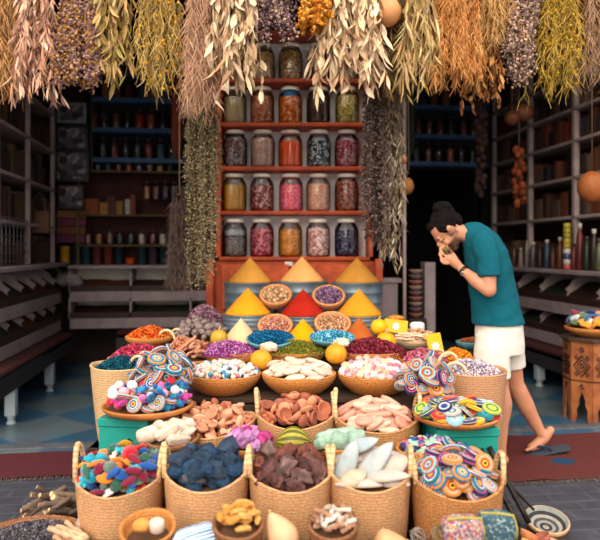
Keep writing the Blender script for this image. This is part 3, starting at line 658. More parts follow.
# ---------------------------------------------------------------- things that lie in the baskets
felt = colmat('felt', 0.95, 0.25, 90, 0.3, 200, 0.1, sheen=0.3)
stone = colmat('stone', 0.8, 0.45, 14, 0.7, 45, 0.25, rand=0.15)
clay = colmat('clay', 0.85, 0.25, 30, 0.35, 90, 0.15, rand=0.12)
soft = colmat('smooth', 0.55, 0.15, 25, 0.1, 60, 0.35, rand=0.08)
glazed = colmat('glazed', 0.3, 0.1, 25, 0.0, 60, 0.5, rand=0.1)
def disc(cols, R=0.036, T=0.018):
    """a padded disc of concentric felt rings, the rings on its edge too"""
    b = MB(); pr = []; n = len(cols); seq = [tuple(x * .78 for x in lin(c)[:3]) + (1,) for c in cols]
    for k in range(n): pr.append((max(R * k / n * .93, 0.0008), -T / 2, seq[k]))
    edge = [(R * .93, -T / 2), (R, -T * .28), (R * 1.01, 0), (R, T * .28), (R * .93, T / 2)]
    ec = [seq[-1], seq[-2], seq[max(0, n - 3)], seq[-1], seq[-1]]
    pr += [(r, z, c) for (r, z), c in zip(edge, ec)]
    for k in range(n - 1, -1, -1): pr.append((max(R * k / n * .93, 0.0008), T / 2 + (0.002 if k == 0 else 0), seq[max(k - 1, 0)]))
    b.lathe(pr, 22, closed=True); return b.mesh('disc', felt)
DW = {'c8232a': 'red', 'ddd0c0': 'white', '1f5aa8': 'blue', '2aa7b8': 'turquoise', 'f08c1e': 'orange', 'f4c628': 'yellow', '232a5c': 'navy', 'd84a8c': 'pink', '6a3a8a': 'purple', '2f8a4a': 'green', '8fc4d8': 'pale blue', 'c9d24a': 'lime', '16181c': 'black', 'e8a8a0': 'rose', 'b8b0a8': 'grey', 'e0903a': 'ochre', '0f7f86': 'teal', '7a1f3a': 'maroon'}
PAL = [('c8232a', 'f4c628', '1f5aa8', 'ddd0c0', '2aa7b8', 'e8a8a0'), ('232a5c', 'ddd0c0', '2aa7b8', 'c8232a', 'f08c1e', '8fc4d8'), ('ddd0c0', 'e8a8a0', '2aa7b8', 'ddd0c0', '1f5aa8', 'f08c1e'),
       ('16181c', 'f4c628', 'c8232a', 'e0903a', 'b8b0a8', 'e0903a'), ('6a3a8a', 'ddd0c0', '232a5c', '8fc4d8', '6a3a8a', 'e0903a'), ('f08c1e', 'f4c628', 'c8232a', '1f5aa8', 'ddd0c0', '0f7f86'),
       ('e8a8a0', 'c8232a', 'ddd0c0', '232a5c', 'd84a8c', '232a5c'), ('2f8a4a', 'ddd0c0', 'f08c1e', '2aa7b8', '1f5aa8', 'e0903a')]
DISCS = [(disc(p), 0.036, 0.036, 0.019, f'{DW[p[-1]]}, {DW[p[-2]]} and {DW[p[0]]}') for p in PAL]
PAL2 = [('1f5aa8', 'c9d24a', '1f5aa8', '232a5c'), ('f4c628', 'f08c1e', 'f4c628', 'f4c628'), ('ddd0c0', '0f7f86', 'ddd0c0', 'b8b0a8'), ('c9d24a', 'c9d24a', '2f8a4a', 'c9d24a'), ('c8232a', 'f08c1e', 'c8232a', 'c8232a'),
        ('0f7f86', '2aa7b8', '0f7f86', '0f7f86'), ('232a5c', '1f5aa8', 'ddd0c0', '232a5c'), ('8fc4d8', 'ddd0c0', '8fc4d8', '8fc4d8')]
def flat_disc(p):
    return (disc(p, 0.04, 0.016), 0.04, 0.04, 0.017, f'{DW[p[-1]]} felt disc with a {DW[p[0]]} middle')
DISCS2 = [flat_disc(p) for p in PAL2]
def mushroom(col, k):
    b = MB(); c = lin(col); c2 = tuple(x * .8 for x in c[:3]) + (1,)
    if k == 0: b.lathe([(0.001, 0.012), (0.016, 0.012, c), (0.03, 0.006, c), (0.034, 0, c), (0.03, -0.006, c), (0.009, -0.008, c2), (0.007, -0.03, c2), (0.012, -0.036, c2), (0.001, -0.037)], 16, col=c)
    elif k == 1: b.lathe([(0.001, -0.012), (0.02, -0.012, c), (0.03, 0.0, c), (0.034, 0.012, c), (0.03, 0.013, c2), (0.022, 0.0, c2), (0.001, -0.004)], 18, col=c)
    else: b.lathe([(0.001, -0.03), (0.014, -0.03, c), (0.02, -0.02, c), (0.01, -0.004, c), (0.009, 0.008, c2), (0.02, 0.022, c), (0.017, 0.03, c2), (0.001, 0.026)], 16, col=c)
    return b.mesh('clay_piece', clay)
CLAY = [(mushroom(c, k), 0.033, 0.033, 0.026, f'{n} clay {("stopper", "dish", "cup")[k]}') for c, n in (('d79673', 'peach'), ('c8795a', 'terracotta'), ('e0a888', 'pale peach')) for k in (0, 1, 2)]
CLAYD = [(mushroom(c, k), 0.033, 0.033, 0.026, f'{n} clay {("stopper", "dish", "cup")[k]}') for c, n in (('b56a4e', 'brick'), ('9c5a48', 'reddish brown'), ('d08a68', 'light terracotta')) for k in (0, 1, 1)]
def chunk(col, a, b_, c, seed, amp=0.55, mat=None, col2=None, sub=2, freq=1.4, q=1.0):
    m = MB(); m.blob((0, 0, 0), (a, b_, c), sub, amp, freq, seed, None, q=q)
    rr = random.Random(seed); c0, c1 = lin(col), lin(col2 or col)
    m.c = []
    for f in m.f:
        z = noise.noise((m.v[f[0]] + Vector((seed, 0, 0))) * (1.6 / a)) * .9 + .5; z = min(1, max(0, z))
        m.c.append(jit(tuple(c0[i] * z + c1[i] * (1 - z) for i in range(3)), 0.12, rr))
    me = m.mesh('chunk', mat or stone)
    if sub <= 2 and amp > .3: me.polygons.foreach_set('use_smooth', [False] * len(me.polygons))
    return me
# ---------------------------------------------------------------- front row of deep baskets
def front(px, D, r, h, label, **k):
    k.setdefault('rb', .78); k.setdefault('fill', .97)
    return basket(px, D, 0.0, r, h, label, **k)
# 1 felt shapes
front(121, 2.68, 0.176, 0.36, 'deep coiled straw basket heaped with coloured felt shapes', ha=0.0, hz=0.13)
def felt_shape(k, c, c2):
    b = MB(); A, B = lin(c), lin(c2)
    if k == 0: b.blob((0, 0, 0), (0.024, 0.024, 0.022), 2, 0.05, 2, 3, A)
    elif k == 1:
        b.blob((0, 0, 0), (0.022, 0.022, 0.016), 2, 0, 1, 1, A)
        for i in range(5): a = i * PI * .4; b.blob((0.026 * math.cos(a), 0.026 * math.sin(a), 0), (0.013, 0.013, 0.011), 1, 0, 1, 1, B)
    elif k == 2:    # round felt cap on a ball
        b.lathe([(0.001, 0.02), (0.014, 0.018), (0.018, 0.006), (0.036, 0.0), (0.035, -0.006), (0.001, -0.005)], 18, A)
    elif k == 3: b.lathe([(0.001, -0.022), (0.016, -0.02, A), (0.022, -0.008, A), (0.01, 0.0, B), (0.016, 0.012, B), (0.001, 0.024)], 14, A)
    else: b.blob((0, 0, 0), (0.045, 0.02, 0.012), 2, 0.1, 2, 5, A)
    return b.mesh('felt_shape', felt)
FS = []
for c, c2, n in (('c81e2c', 'e8442c', 'scarlet'), ('7c1a34', '9a2440', 'wine red'), ('f07c1e', 'f49a2a', 'orange'), ('5f7468', '6f8a7c', 'sage grey'), ('d8d0ca', 'dcc8be', 'white'), ('1f4f94', '183a74', 'royal blue'), ('1a9ab0', '34b4c4', 'turquoise'), ('d89a18', 'c88412', 'golden yellow'), ('2f5c4c', '44705c', 'dark green')):
    for k in (0, 1, 2, 3, 4):
        if (k + len(n)) % 2 == 0 or k == 2:
            fm = felt_shape(k, c, c2); fm.transform(Matrix.Scale(.82, 4)); FS.append((fm, 0.028 if k != 4 else 0.037, 0.028 if k != 4 else 0.016, 0.025 if k != 4 else 0.016, f'{n} felt {("ball", "flower", "hat", "bobbin", "leaf")[k]}'))
p = Pile(Wz(121, 2.68, 0.0), 0.178, 0.325, 0.04, 3); fill(p, FS, 165, 'felt_shape', 'felt ornament', 'in the front straw basket', 0.5, edge=.85)
# 2 indigo stones
front(207, 2.66, 0.170, 0.385, 'deep coiled straw basket of rough indigo blue stones', hz=0.1)
BS = [(chunk(c, 0.044 * k, 0.036 * k, 0.032 * k, i + 3, 0.5, col2=c2, sub=2, q=.9), 0.04 * k, 0.034 * k, 0.04 * k, f'{n} indigo stone') for i, (c, c2, n, k) in enumerate((('2f4054', '202d3d', 'large dark', 1.15), ('2f475e', '203246', 'medium blue', 1.0), ('3d4453', '2a3040', 'greyish', .9), ('274a6a', '1d3450', 'bright', .95)))]
p = Pile(Wz(207, 2.66, 0.0), 0.148, 0.33, 0.035, 5); fill(p, BS, 34, 'indigo_stone', 'stone', 'in the basket beside the felt shapes', 0.6, edge=.8)
tag(spawn(chunk('7e7478', 0.05, 0.032, 0.04, 21, 0.35, col2='5c5458', freq=2), 'grey_stone', Wz(196, 2.57, 0.40), (0.4, 0.1, 0.2)), 'mauve grey rounded stone on top of the indigo stones', 'stone')
# 3 brown resin stones
front(291, 2.66, 0.170, 0.385, 'deep coiled straw basket of reddish brown resin lumps', hz=0.1)
RS = [(chunk(c, 0.044 * k, 0.026 * k, 0.025 * k, i + 33, 0.6, col2=c2, sub=3, q=.85), 0.042 * k, 0.027 * k, 0.034 * k, f'{n} resin lump') for i, (c, c2, n, k) in enumerate((('724a42', '4a3030', 'dull brown', 1.1), ('8e503c', '5c3430', 'rust brown', 1.0), ('846660', '5a4440', 'greyish brown', 1.05), ('55322e', '3a2422', 'dark brown', .85)))]
p = Pile(Wz(291, 2.66, 0.0), 0.15, 0.33, 0.035, 8); fill(p, RS, 48, 'resin_lump', 'stone', 'in the basket under the striped melon', 0.45, edge=.85)
for nm, px, D, z, a, b_, c, rx in (('long reddish resin lump leaning across the brown lumps', 318, 2.64, 0.425, .085, .032, .03, (0.3, 0.55, 0.1)), ('long flat brown resin lump lying at the basket rim', 288, 2.57, 0.42, .08, .024, .02, (0, -0.02, 0))):
    tag(spawn(chunk('8a5444', a, b_, c, int(px), 0.4, col2='604440', sub=3), 'resin_lump', Wz(px, D, z), (rx[0], rx[1], RZ + rx[2])), nm, 'stone')
# 4 cuttlebones
front(369, 2.66, 0.168, 0.385, 'deep coiled straw basket of pale cuttlebones', hz=0.1)
bone = colmat('bone', 0.7, 0.2, 18, 0.25, 50, 0.3, rand=0.05)
def cuttle(L, W_, T, c, c2, seed):
    m = MB(); rr = random.Random(seed); n = 14; k = 14; vs = []; fs = []; cs = []
    for i in range(n + 1):
        u = i / n; s_ = math.sin(PI * min(1, max(0, u)) ** 0.85) ** 0.6 if 0 < u < 1 else 0.02
        for j in range(k):
            a = 2 * PI * j / k; vs.append(((u - .5) * L, W_ * s_ * math.cos(a) * (1 + .08 * noise.noise(Vector((u * 4, a, seed)))), T * s_ * math.sin(a) * (0.6 if math.sin(a) < 0 else 1) + 0.25 * T * math.sin(PI * u)))
    c0, c1 = lin(c), lin(c2)
    for i in range(n):
        for j in range(k):
            fs.append((i * k + j, i * k + (j + 1) % k, (i + 1) * k + (j + 1) % k, (i + 1) * k + j)); t = min(1, max(0, .5 + noise.noise(Vector((i * .3, j * .5, seed))))); cs.append(tuple(c0[q] * t + c1[q] * (1 - t) for q in range(3)) + (1,))
    m.add(vs, fs, cs); return m.mesh('cuttlebone', bone)
CUT = [('thin cream cuttlebone just inside the front rim', 360, 2.56, 0.375, .2, .04, .022, 'b8aca0', 'c4b4a4', (0, .05, .1)), ('stubby cuttlebone under the round cream one', 392, 2.6, 0.37, .15, .045, .025, 'b0a498', 'bcb0a2', (.2, 0, -.4)), ('wide pale cuttlebone beside the resin lumps', 352, 2.6, 0.365, .12, .045, .025, 'aca49c', 'b8b0a6', (0, 0, .5)), ('long upright cuttlebone leaning on the handle side', 346, 2.64, 0.42, .23, .043, .022, '93a3a8', 'b0b2ae', (0.9, -1.15, 0.35)), ('longest pale blue cuttlebone leaning diagonally across the basket', 373, 2.62, 0.43, .25, .046, .024, '94a6ac', 'b8b0a4', (0.7, -0.85, 0.1)),
       ('flat oval cuttlebone lying on top of the others', 361, 2.72, 0.48, .16, .036, .018, '98aab0', 'b0b8b8', (0.6, -0.35, 0.1)), ('pinkish cuttlebone tucked behind the long ones', 365, 2.74, 0.44, .18, .04, .02, 'b09488', 'b8a498', (0.3, -0.2, 0.0)),
       ('round cream cuttlebone piece near the basket handle', 395, 2.62, 0.43, .13, .046, .028, 'b8aca0', 'c4b4a4', (0.6, -0.5, 0.3)), ('peach cuttlebone lying near the bottom', 352, 2.7, 0.43, .2, .04, .02, 'b49c8e', 'beac9e', (0.2, 0.1, 0.6)),
       ('white cuttlebone across the rim at the front', 385, 2.58, 0.40, .2, .04, .02, 'b2a89e', 'bcb2a8', (0.3, -0.1, -0.2)), ('pale cuttlebone at the bottom of the basket', 365, 2.66, 0.36, .26, .05, .025, 'aca096', 'b8aea4', (0, 0, 0.5)), ('small chalky cuttlebone between the two long ones', 354, 2.56, 0.40, .12, .04, .02, 'b8a88c', 'c0b49e', (0.4, -0.3, 0.5)), ('dull white cuttlebone at the far side of the basket', 385, 2.75, 0.42, .18, .04, .02, 'aca29a', 'b8aea6', (0.4, -0.2, -0.5))]
for i, (lb, px, D, z, L, W_, T, c, c2, ro) in enumerate(CUT):
    tag(spawn(cuttle(L, W_, T, c, c2, i), 'cuttlebone', Wz(px, D, z), (ro[0], ro[1], RZ + ro[2])), lb, 'cuttlebone')
# 5 ringed discs
front(456, 2.66, 0.184, 0.36, 'deep coiled straw basket overflowing with ringed felt discs', hz=0.1, mat=straw('straw_warm', 'd0935a', 'a86c3c'))
p = Pile(Wz(453, 2.66, 0.0), 0.178, 0.305, 0.085, 12); fill(p, DISCS, 88, 'felt_disc', 'felt disc', 'ringed felt disc in the front straw basket', 0.35, s=(.9, 1.15), edge=0.65)
# ---------------------------------------------------------------- second row
basket(209, 3.22, 0.15, 0.235, 0.30, 'straw basket of peach clay pieces behind the indigo stones', handles=False, rb=.8)
p = Pile(Wz(209, 3.22, 0.15), 0.225, 0.25, 0.06, 21); fill(p, CLAY, 100, 'clay_piece', 'clay piece', 'in the basket behind the indigo stones', 0.9)
basket(296, 3.22, 0.15, 0.195, 0.33, 'narrow straw basket of brick clay dishes behind the striped melon', rb=.85, hz=0.12)
p = Pile(Wz(296, 3.22, 0.15), 0.186, 0.29, 0.05, 22); fill(p, CLAYD, 80, 'clay_piece', 'clay piece', 'in the basket behind the striped melon', 0.8)
basket(376, 3.22, 0.15, 0.212, 0.32, 'straw basket of pinkish soap bars behind the cuttlebones', rb=.85, hz=0.11, mat=straw('straw_mid', 'cf9d68', 'aa7845'))
def bar(a, b_, c, col, q=0.75, seed=1): return chunk(col, a, b_, c, seed, 0.06, soft, sub=3, freq=1.2, q=q)
BARS = [(bar(a, b_, c, col, .72, i), a, b_, c * 1.6, f'{n} soap bar') for i, (a, b_, c, col, n) in enumerate(((.065, .02, .014, 'cf9078', 'long salmon'), (.05, .024, .016, 'd8a48e', 'pale pink'), (.04, .03, .016, 'd08e78', 'wide salmon'), (.055, .02, .014, 'deb8a0', 'cream'), (.07, .018, .012, 'd8947c', 'long terracotta pink')))]
p = Pile(Wz(376, 3.22, 0.15), 0.205, 0.27, 0.07, 23); fill(p, BARS, 66, 'soap_bar', 'soap', 'in the basket behind the cuttlebones', 0.25, ang=0.1)

# bowls wedged between the rows, on the first step
bowl(172, 2.97, 0.395, 0.125, 'woven bowl of white mineral chunks beside the teal box', 0.05, wicker_dark, fill=.5, tilt=0.12)
WH = [(chunk('e4d0bc', a * .8, b_ * .8, c * .85, i + 50, 0.16, clay, 'd4bca6', q=.5, sub=3), a * .8, b_ * .8, c * 1.3, n) for i, (a, b_, c, n) in enumerate(((.06, .04, .034, 'large white mineral chunk'), (.045, .04, .036, 'square white mineral chunk'), (.07, .026, .025, 'long white mineral chunk')))]
p = Pile(Wz(172, 2.97, 0.395), 0.115, 0.03, 0.04, 31); fill(p, WH, 10, 'mineral_chunk', 'mineral', 'in the bowl beside the teal box', 0.5, edge=0.2)
bowl(249, 2.93, 0.365, 0.088, 'small woven bowl of magenta crystals', 0.045, wicker_orange, fill=.5)
PK = [(chunk(c, a, b_, .03, i + 60, 0.5, soft, c2, q=.85), a * .8, b_ * .8, .04, n) for i, (a, b_, c, c2, n) in enumerate(((.052, .034, 'b04c8c', 'd488b8', 'large pink crystal'), (.04, .03, 'bc3078', '8c2864', 'hot pink crystal'), (.045, .028, 'a066a0', 'c890bc', 'lilac crystal')))]
p = Pile(Wz(249, 2.93, 0.375), 0.082, 0.03, 0.035, 33); fill(p, PK, 13, 'pink_crystal', 'crystal', 'in the bowl beside the striped melon', 0.6, edge=0.1)
bowl(338, 2.93, 0.365, 0.088, 'small woven bowl of pale green mineral lumps', 0.05, wicker_orange, fill=.5)
GR = [(chunk('8fb09a', a * 1.05, b_ * 1.05, c, i + 70, 0.18, clay, 'a9c2ae', q=.55, sub=3), a * .8, b_ * .8, c * 1.3, n) for i, (a, b_, c, n) in enumerate(((.056, .045, .038, 'largest pale green mineral lump'), (.038, .032, .03, 'small pale green mineral lump'), (.042, .035, .03, 'medium pale green mineral lump')))]
p = Pile(Wz(338, 2.93, 0.375), 0.082, 0.035, 0.03, 36); fill(p, GR, 7, 'mineral_lump', 'mineral', 'in the bowl beside the striped melon', 0.3, edge=0.1)
m = MB(); pr = []; nseg = 48; vs = []
for k in range(17):
    u = k / 16; pr.append((max(0.001, 0.066 * math.sin(PI * u) ** 0.62), (u - .5) * 0.155))
def mel(a, r, z): return r * (1 + 0.035 * abs(math.sin(a * 6))), z
m.lathe(pr, nseg, fn=mel); m.c = []
for f in m.f:
    c0 = sum((m.v[i] for i in f), Vector()) / len(f); a = math.atan2(c0.y, c0.x); s_ = abs(math.sin(a * 6)); m.c.append(jit(lin('a89c38') if s_ > .5 else lin('5a5c1c'), .1))
mt = thing('striped_melon', 'ribbed yellow melon with green stripes between the small bowls', 'melon', Wz(293, 2.93, 0.435), RZ)
m.build('fruit', soft, mt, rot=(0, PI / 2, 0)); b = MB(); b.tube([(0.074, 0, 0), (0.086, 0.002, 0.004), (0.094, 0.002, 0.01)], [.007, .004, .004], 6); b.build('stem', solid('dry_stem', '8a7a44', 0.8), mt)
bk = MB(); bk.lathe([(0.05, 0), (0.055, 0.03), (0.045, 0.062), (0.001, 0.06)], 20); tag(bk.build('straw_ring', straw_rim, loc=Wz(293, 2.93, 0.315), rot=(0, 0, RZ)), 'straw ring under the striped melon', 'ring')
# teal crates
teal = solid('teal_paint', '1f9a8c', 0.5, 0.15, 5, 0.1, 40, col2='178075')
def crate(px, D, w_, d_, h, label, rz=0.0, hole=False):
    t = thing('teal_crate', label, 'crate', Wz(px, D, 0), RZ + rz)
    b = MB(); b.box(0, 0, h / 2 - 0.02, w_ - .012, d_ - .012, h - 0.04); b.build('body', teal, t, smooth=False, bevel=0.004)
    b = MB(); b.box(0, 0, h - 0.02, w_, d_, 0.04); b.build('lid', teal, t, smooth=False, bevel=0.005)
    b = MB(); b.tube([(w_ / 2 - .09, -d_ / 2 - 0.004, h - 0.09), (w_ / 2 - .085, -d_ / 2 - 0.02, h - 0.12), (w_ / 2 - .06, -d_ / 2 - 0.02, h - 0.22), (w_ / 2 - .05, -d_ / 2 - 0.004, h - 0.25)], 0.007, 6); b.build('strap_handle', solid('black_strap', '151515', 0.6), t)
crate(134, 3.22, 0.25, 0.3, 0.5, 'teal painted crate under the tray of discs and pink felt', -0.12)
crate(458, 3.16, 0.3, 0.3, 0.47, 'teal painted crate under the tray of lime and blue discs', 0.1)
# bowl of mosaic charms in front of the right crate
bowl(433, 2.93, 0.35, 0.165, 'woven bowl of small mosaic charms behind the ringed discs', 0.05, wicker_orange, fill=.6)
st = MB(); st.box(0, 0, 0.17, 0.3, 0.1, 0.34); tag(st.build('display_block', standwood, loc=Wz(440, 2.94, 0), rot=(0, 0, RZ), smooth=False, bevel=.004), 'dark wooden block under the bowl of mosaic charms', 'display stand')
CH = [(chunk(c, .022, .018, .008, i + 90, .3, glazed, c2), .02, .018, .012, f'{n} mosaic charm') for i, (c, c2, n) in enumerate((('22458c', '3c6ab0', 'blue'), ('b8304c', 'e07a8c', 'crimson'), ('6fae8a', 'a8d4b8', 'mint'), ('27305c', '1c2240', 'navy'), ('e8d8cc', 'f2c4a4', 'cream'), ('8a5a9c', 'b08cc0', 'violet')))]
p = Pile(Wz(433, 2.93, 0.35), 0.155, 0.035, 0.04, 38); fill(p, CH, 105, 'mosaic_charm', 'charm', 'in the bowl behind the ringed discs', 0.7)
# trays on the crates
bowl(148, 3.16, 0.50, 0.215, 'shallow wooden tray of pink felt pieces and ringed discs', 0.045, wood_bowl, fill=.8, crown=0.02, ridged=False, name='wooden_tray', cat='tray')
PF = [(felt_shape(k, c, c2), .034, .034, .03, f'{n} felt {w_}') for c, c2, n, k, w_ in (('d84aa0', 'c83890', 'magenta', 1, 'flower'), ('f0a8b8', 'f4c0c8', 'light pink', 0, 'ball'), ('e02838', 'c82030', 'bright red', 0, 'ball'), ('1a8fa8', '1f5aa8', 'turquoise', 1, 'flower'), ('f2ece8', 'e8dcd8', 'white', 0, 'ball'), ('d84aa0', 'e86ab0', 'magenta', 3, 'bobbin'))]
p = Pile(Wz(148, 3.15, 0.50), 0.2, 0.045, 0.03, 41); fill(p, PF + PF[3:5] + PF[2:3] + DISCS[:3], 100, 'felt_piece', 'felt ornament', 'on the tray above the teal crate', 0.6)
p = Pile(Wz(163, 3.26, 0.56), 0.165, 0.03, 0.10, 42); fill(p, [(a, b_, c, d, e_ + ' large') for a, b_, c, d, e_ in (DISCS[1:3] + DISCS[4:6] + DISCS[7:])], 62, 'felt_disc', 'felt disc', 'ringed felt disc above the pink felt pieces', 0.8, s=(.95, 1.25), edge=0.5)
bowl(456, 3.1, 0.47, 0.20, 'shallow wooden tray of lime, yellow and navy discs', 0.04, wood_bowl, fill=.8, crown=0.02, ridged=False, name='wooden_tray', cat='tray')
p = Pile(Wz(455, 3.1, 0.47), 0.19, 0.035, 0.03, 43); fill(p, DISCS2, 66, 'felt_disc', 'felt disc', 'on the tray above the ringed-disc basket', 0.3, s=(.85, 1.1), edge=0.2)
p = Pile(Wz(426, 3.33, 0.5), 0.15, 0.03, 0.12, 44); fill(p, [(a, b_, c, d, e_ + ' upturned') for a, b_, c, d, e_ in DISCS], 44, 'felt_disc', 'felt disc', 'ringed felt disc below the pink petals', 0.9, s=(.9, 1.25), edge=0.5)
cl_ = MB(); cl_.box(0, 0, 0.25, 0.2, 0.2, 0.5); tag(cl_.build('display_block', standwood, loc=Wz(419, 3.36, 0), rot=(0, 0, RZ), smooth=False, bevel=.004), 'dark wooden block under the cluster of upright felt discs', 'display stand')
# ---------------------------------------------------------------- third row of shallow bowls
Z3 = 0.511
bowl(224, 3.62, Z3, 0.205, 'wide wooden bowl of white and pastel beads', 0.10, wicker_orange, fill=.78, crown=.05)
BD = [(chunk(c, a, b_, b_, i + 110, .04, glazed, sub=2), a, b_, b_ * 1.9, f'{n} bead') for i, (c, a, b_, n) in enumerate((('d8cec2', .019, .015, 'white'), ('e8c4a8', .017, .016, 'peach'), ('d4cabe', .024, .012, 'long white'), ('c8ccd8', .018, .014, 'pale blue'), ('c8708a', .014, .012, 'dusty rose'), ('2a86a8', .014, .013, 'turquoise'), ('e6dcd4', .022, .016, 'cream')))]
p = Pile(Wz(224, 3.62, Z3), 0.195, 0.085, 0.04, 51); fill(p, BD[:1] * 3 + BD, 170, 'bead', 'bead', 'in the wide bowl below the purple petals', 0.5)
bowl(299, 3.62, Z3, 0.205, 'wide woven bowl of white oval pebbles', 0.10, wicker_orange, fill=.78, crown=.03)
PB = [(chunk(c, .052 * k, .025 * k, .017 * k, i + 130, .05, soft, sub=3), .05 * k, .025 * k, .026 * k, f'{n} oval soap pebble') for i, (c, k, n) in enumerate((('dcc2ac', 1.05, 'large cream'), ('d4b09a', .95, 'pinkish'), ('dccab8', .9, 'white')))]
p = Pile(Wz(299, 3.62, Z3), 0.195, 0.085, 0.03, 52); fill(p, PB, 52, 'oval_pebble', 'soap', 'in the middle bowl of the third row', 0.15, ang=0.25)
bowl(375, 3.62, Z3, 0.205, 'wide woven bowl of pastel soap cubes', 0.10, wicker_orange, fill=.78, crown=.04)
CB = [(chunk(c, .02, .017, .017, i + 140, .06, soft, q=.45, sub=3), .02, .018, .03, f'{n} soap cube') for i, (c, n) in enumerate((('d4cac2', 'white'), ('e8a8a8', 'pink'), ('e0a88c', 'peach'), ('d4d8d4', 'pale grey'), ('ecc8a0', 'apricot'), ('c8708c', 'rose')))]
p = Pile(Wz(375, 3.62, Z3), 0.195, 0.085, 0.035, 53); fill(p, CB, 150, 'soap_cube', 'soap', 'in the bowl below the red hibiscus', 0.5)
# ---------------------------------------------------------------- mounds of petals: nobody could count these
petal_m = colmat('petal', 0.8, 0.2, 60, 0.0, 60, 0.15, rand=0.0)
def mound(name, px, D, z0, a, b_, h, cols, n, size, label, seed=1, thin=0.55, stuffcat='petals', amp=0.3):
    r = random.Random(seed); b = MB()
    nb = 20; vs = []
    for j in range(9):
        for i in range(nb):
            t = i / nb * 2 * PI; u = 1 - j / 8; vs.append((a * u * math.cos(t), b_ * u * math.sin(t), h * (1 - u * u) - 0.006))
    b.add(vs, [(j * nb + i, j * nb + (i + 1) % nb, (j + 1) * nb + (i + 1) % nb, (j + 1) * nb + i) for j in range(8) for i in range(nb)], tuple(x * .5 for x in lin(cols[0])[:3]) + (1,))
    for _ in range(n):
        t = r.uniform(0, 2 * PI); u = math.sqrt(r.random()); x, y = a * u * math.cos(t), b_ * u * math.sin(t); z = h * (1 - u * u) + r.uniform(0, size * .5) + amp * h * .5 * noise.noise(Vector((x * 18, y * 18, seed)))
        s_ = size * r.uniform(.6, 1.3); M = Matrix.Translation((x, y, z)) @ Euler((r.uniform(-1.1, 1.1), r.uniform(-1.1, 1.1), r.uniform(0, 6.3))).to_matrix().to_4x4()
        q = [Vector((-s_ / 2, 0, s_ * .15)), Vector((0, -s_ * thin / 2, 0)), Vector((s_ / 2, 0, s_ * .15)), Vector((0, s_ * thin / 2, 0)), Vector((0, 0, -s_ * .12))]
        c = pick(cols, .18, r); b.add([M @ v for v in q], [(0, 1, 4), (1, 2, 4), (2, 3, 4), (3, 0, 4), (0, 3, 2, 1)], c)
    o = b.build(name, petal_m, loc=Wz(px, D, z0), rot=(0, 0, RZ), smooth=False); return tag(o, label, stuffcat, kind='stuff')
def trough(px, D, r, label, mat=None): t = bowl(px, D, 0.601, r, label, 0.075, mat or wicker_orange, fill=.9, crown=0.01); t.scale = (1, .58, 1); return t
trough(233, 3.95, 0.175, 'woven bowl beneath the purple flower petals'); mound('purple_petals', 230, 3.95, 0.672, 0.185, 0.11, 0.07, ['a8489a', '8a3080', 'c878b8', 'd8a8c8', '742a6c'], 2200, 0.016, 'heap of purple and lilac flower petals behind the beads', 1)
mound('green_herb', 293, 3.95, 0.672, 0.205, 0.115, 0.075, ['7a7a22', '646a1c', '8f8a34', '50541a', 'a09a48'], 2600, 0.015, 'heap of olive green dried herb behind the white pebbles', 2, 0.35, 'herb'); trough(293, 3.95, 0.19, 'woven bowl beneath the olive green herb')
mound('red_hibiscus', 371, 3.95, 0.672, 0.215, 0.115, 0.085, ['7a1f30', '8f2c3c', '5c1626', 'a34454', '6c2a34'], 2400, 0.019, 'heap of crimson dried hibiscus behind the soap cubes', 3); trough(371, 3.95, 0.2, 'woven bowl beneath the crimson hibiscus')
# gourds
def gourd(px, py, D, r, col, label, stem=True):
    t = thing('yellow_gourd', label, 'gourd', P(px, py, D), RZ); b = MB()
    b.lathe([(max(0.001, r * math.sin(PI * k / 14) ** .9), -r * .92 * math.cos(PI * k / 14)) for k in range(15)], 36, lin(col), fn=lambda a, rr, z: (rr * (1 - .045 * abs(math.sin(a * 5)) ** 3), z)); b.build('fruit', soft, t)
    if stem: b = MB(); b.tube([(0, 0, r * .86), (0.004, 0, r * 1.1), (0.01, 0, r * 1.3)], [r * .16, r * .1, r * .09], 6); b.build('stem', solid('pale_stem', 'cfa878', 0.8), t)
gourd(261, 360, 3.72, 0.063, 'd99a1e', 'round yellow gourd between the beads and the white pebbles')
gourd(336, 354, 3.74, 0.063, 'e39a1c', 'round orange yellow gourd between the white pebbles and soap cubes')
gourd(219, 338, 4.02, 0.055, 'b8922e', 'olive yellow gourd at the end of the cinnamon bowl')
gourd(386, 342, 4.04, 0.065, 'e8a312', 'bright yellow gourd beside the rusty spice cone')
gourd(379, 327, 4.2, 0.055, 'f0b010', 'yellow gourd behind the other, beside the yellow sponge')
for px, py, D, lb in ((269, 347, 3.78, 'pale lump of gum resting above the middle yellow gourd'), (341, 343, 3.8, 'pale pinkish gum lump above the orange yellow gourd')):
    tag(spawn(chunk('e6c2a8', .05, .03, .028, int(px), .35, clay, 'f0d4c0', sub=3, freq=2.5), 'gum_lump', P(px, py, D), (0, 0, RZ)), lb, 'gum')
# blue bowls
for px, py, D, r, cols, lb, tl_ in ((270.5, 338, 4.0, 0.147, ['10608c', '0c4a74', '1a7aa4', '083a5c'], 'deep blue', 0.2), (332, 336.5, 4.0, 0.14, ['2fa4c4', '1a86ac', 'a8dcE4'.lower(), '0f6c94'], 'bright turquoise', 0.12)):
    t = bowl(px, D, zat(py, D) - 0.045, r, f'shallow pale blue bowl of {lb} crystals', 0.04, solid('blue_rim', '5f9aa8', 0.4, 0.2), fill=.9, crown=0.012, tilt=tl_, ridged=False, name='shallow_bowl')
    o = mound(lb.split()[1] + '_crystals' if ' ' in lb else 'crystals', px, D, zat(py, D), r * .93, r * .93, 0.022, cols, 1500, 0.014, f'heap of {lb} crystals in the shallow bowl', int(px), 0.8, 'crystals')
    o.rotation_euler = (tl_, 0, RZ)
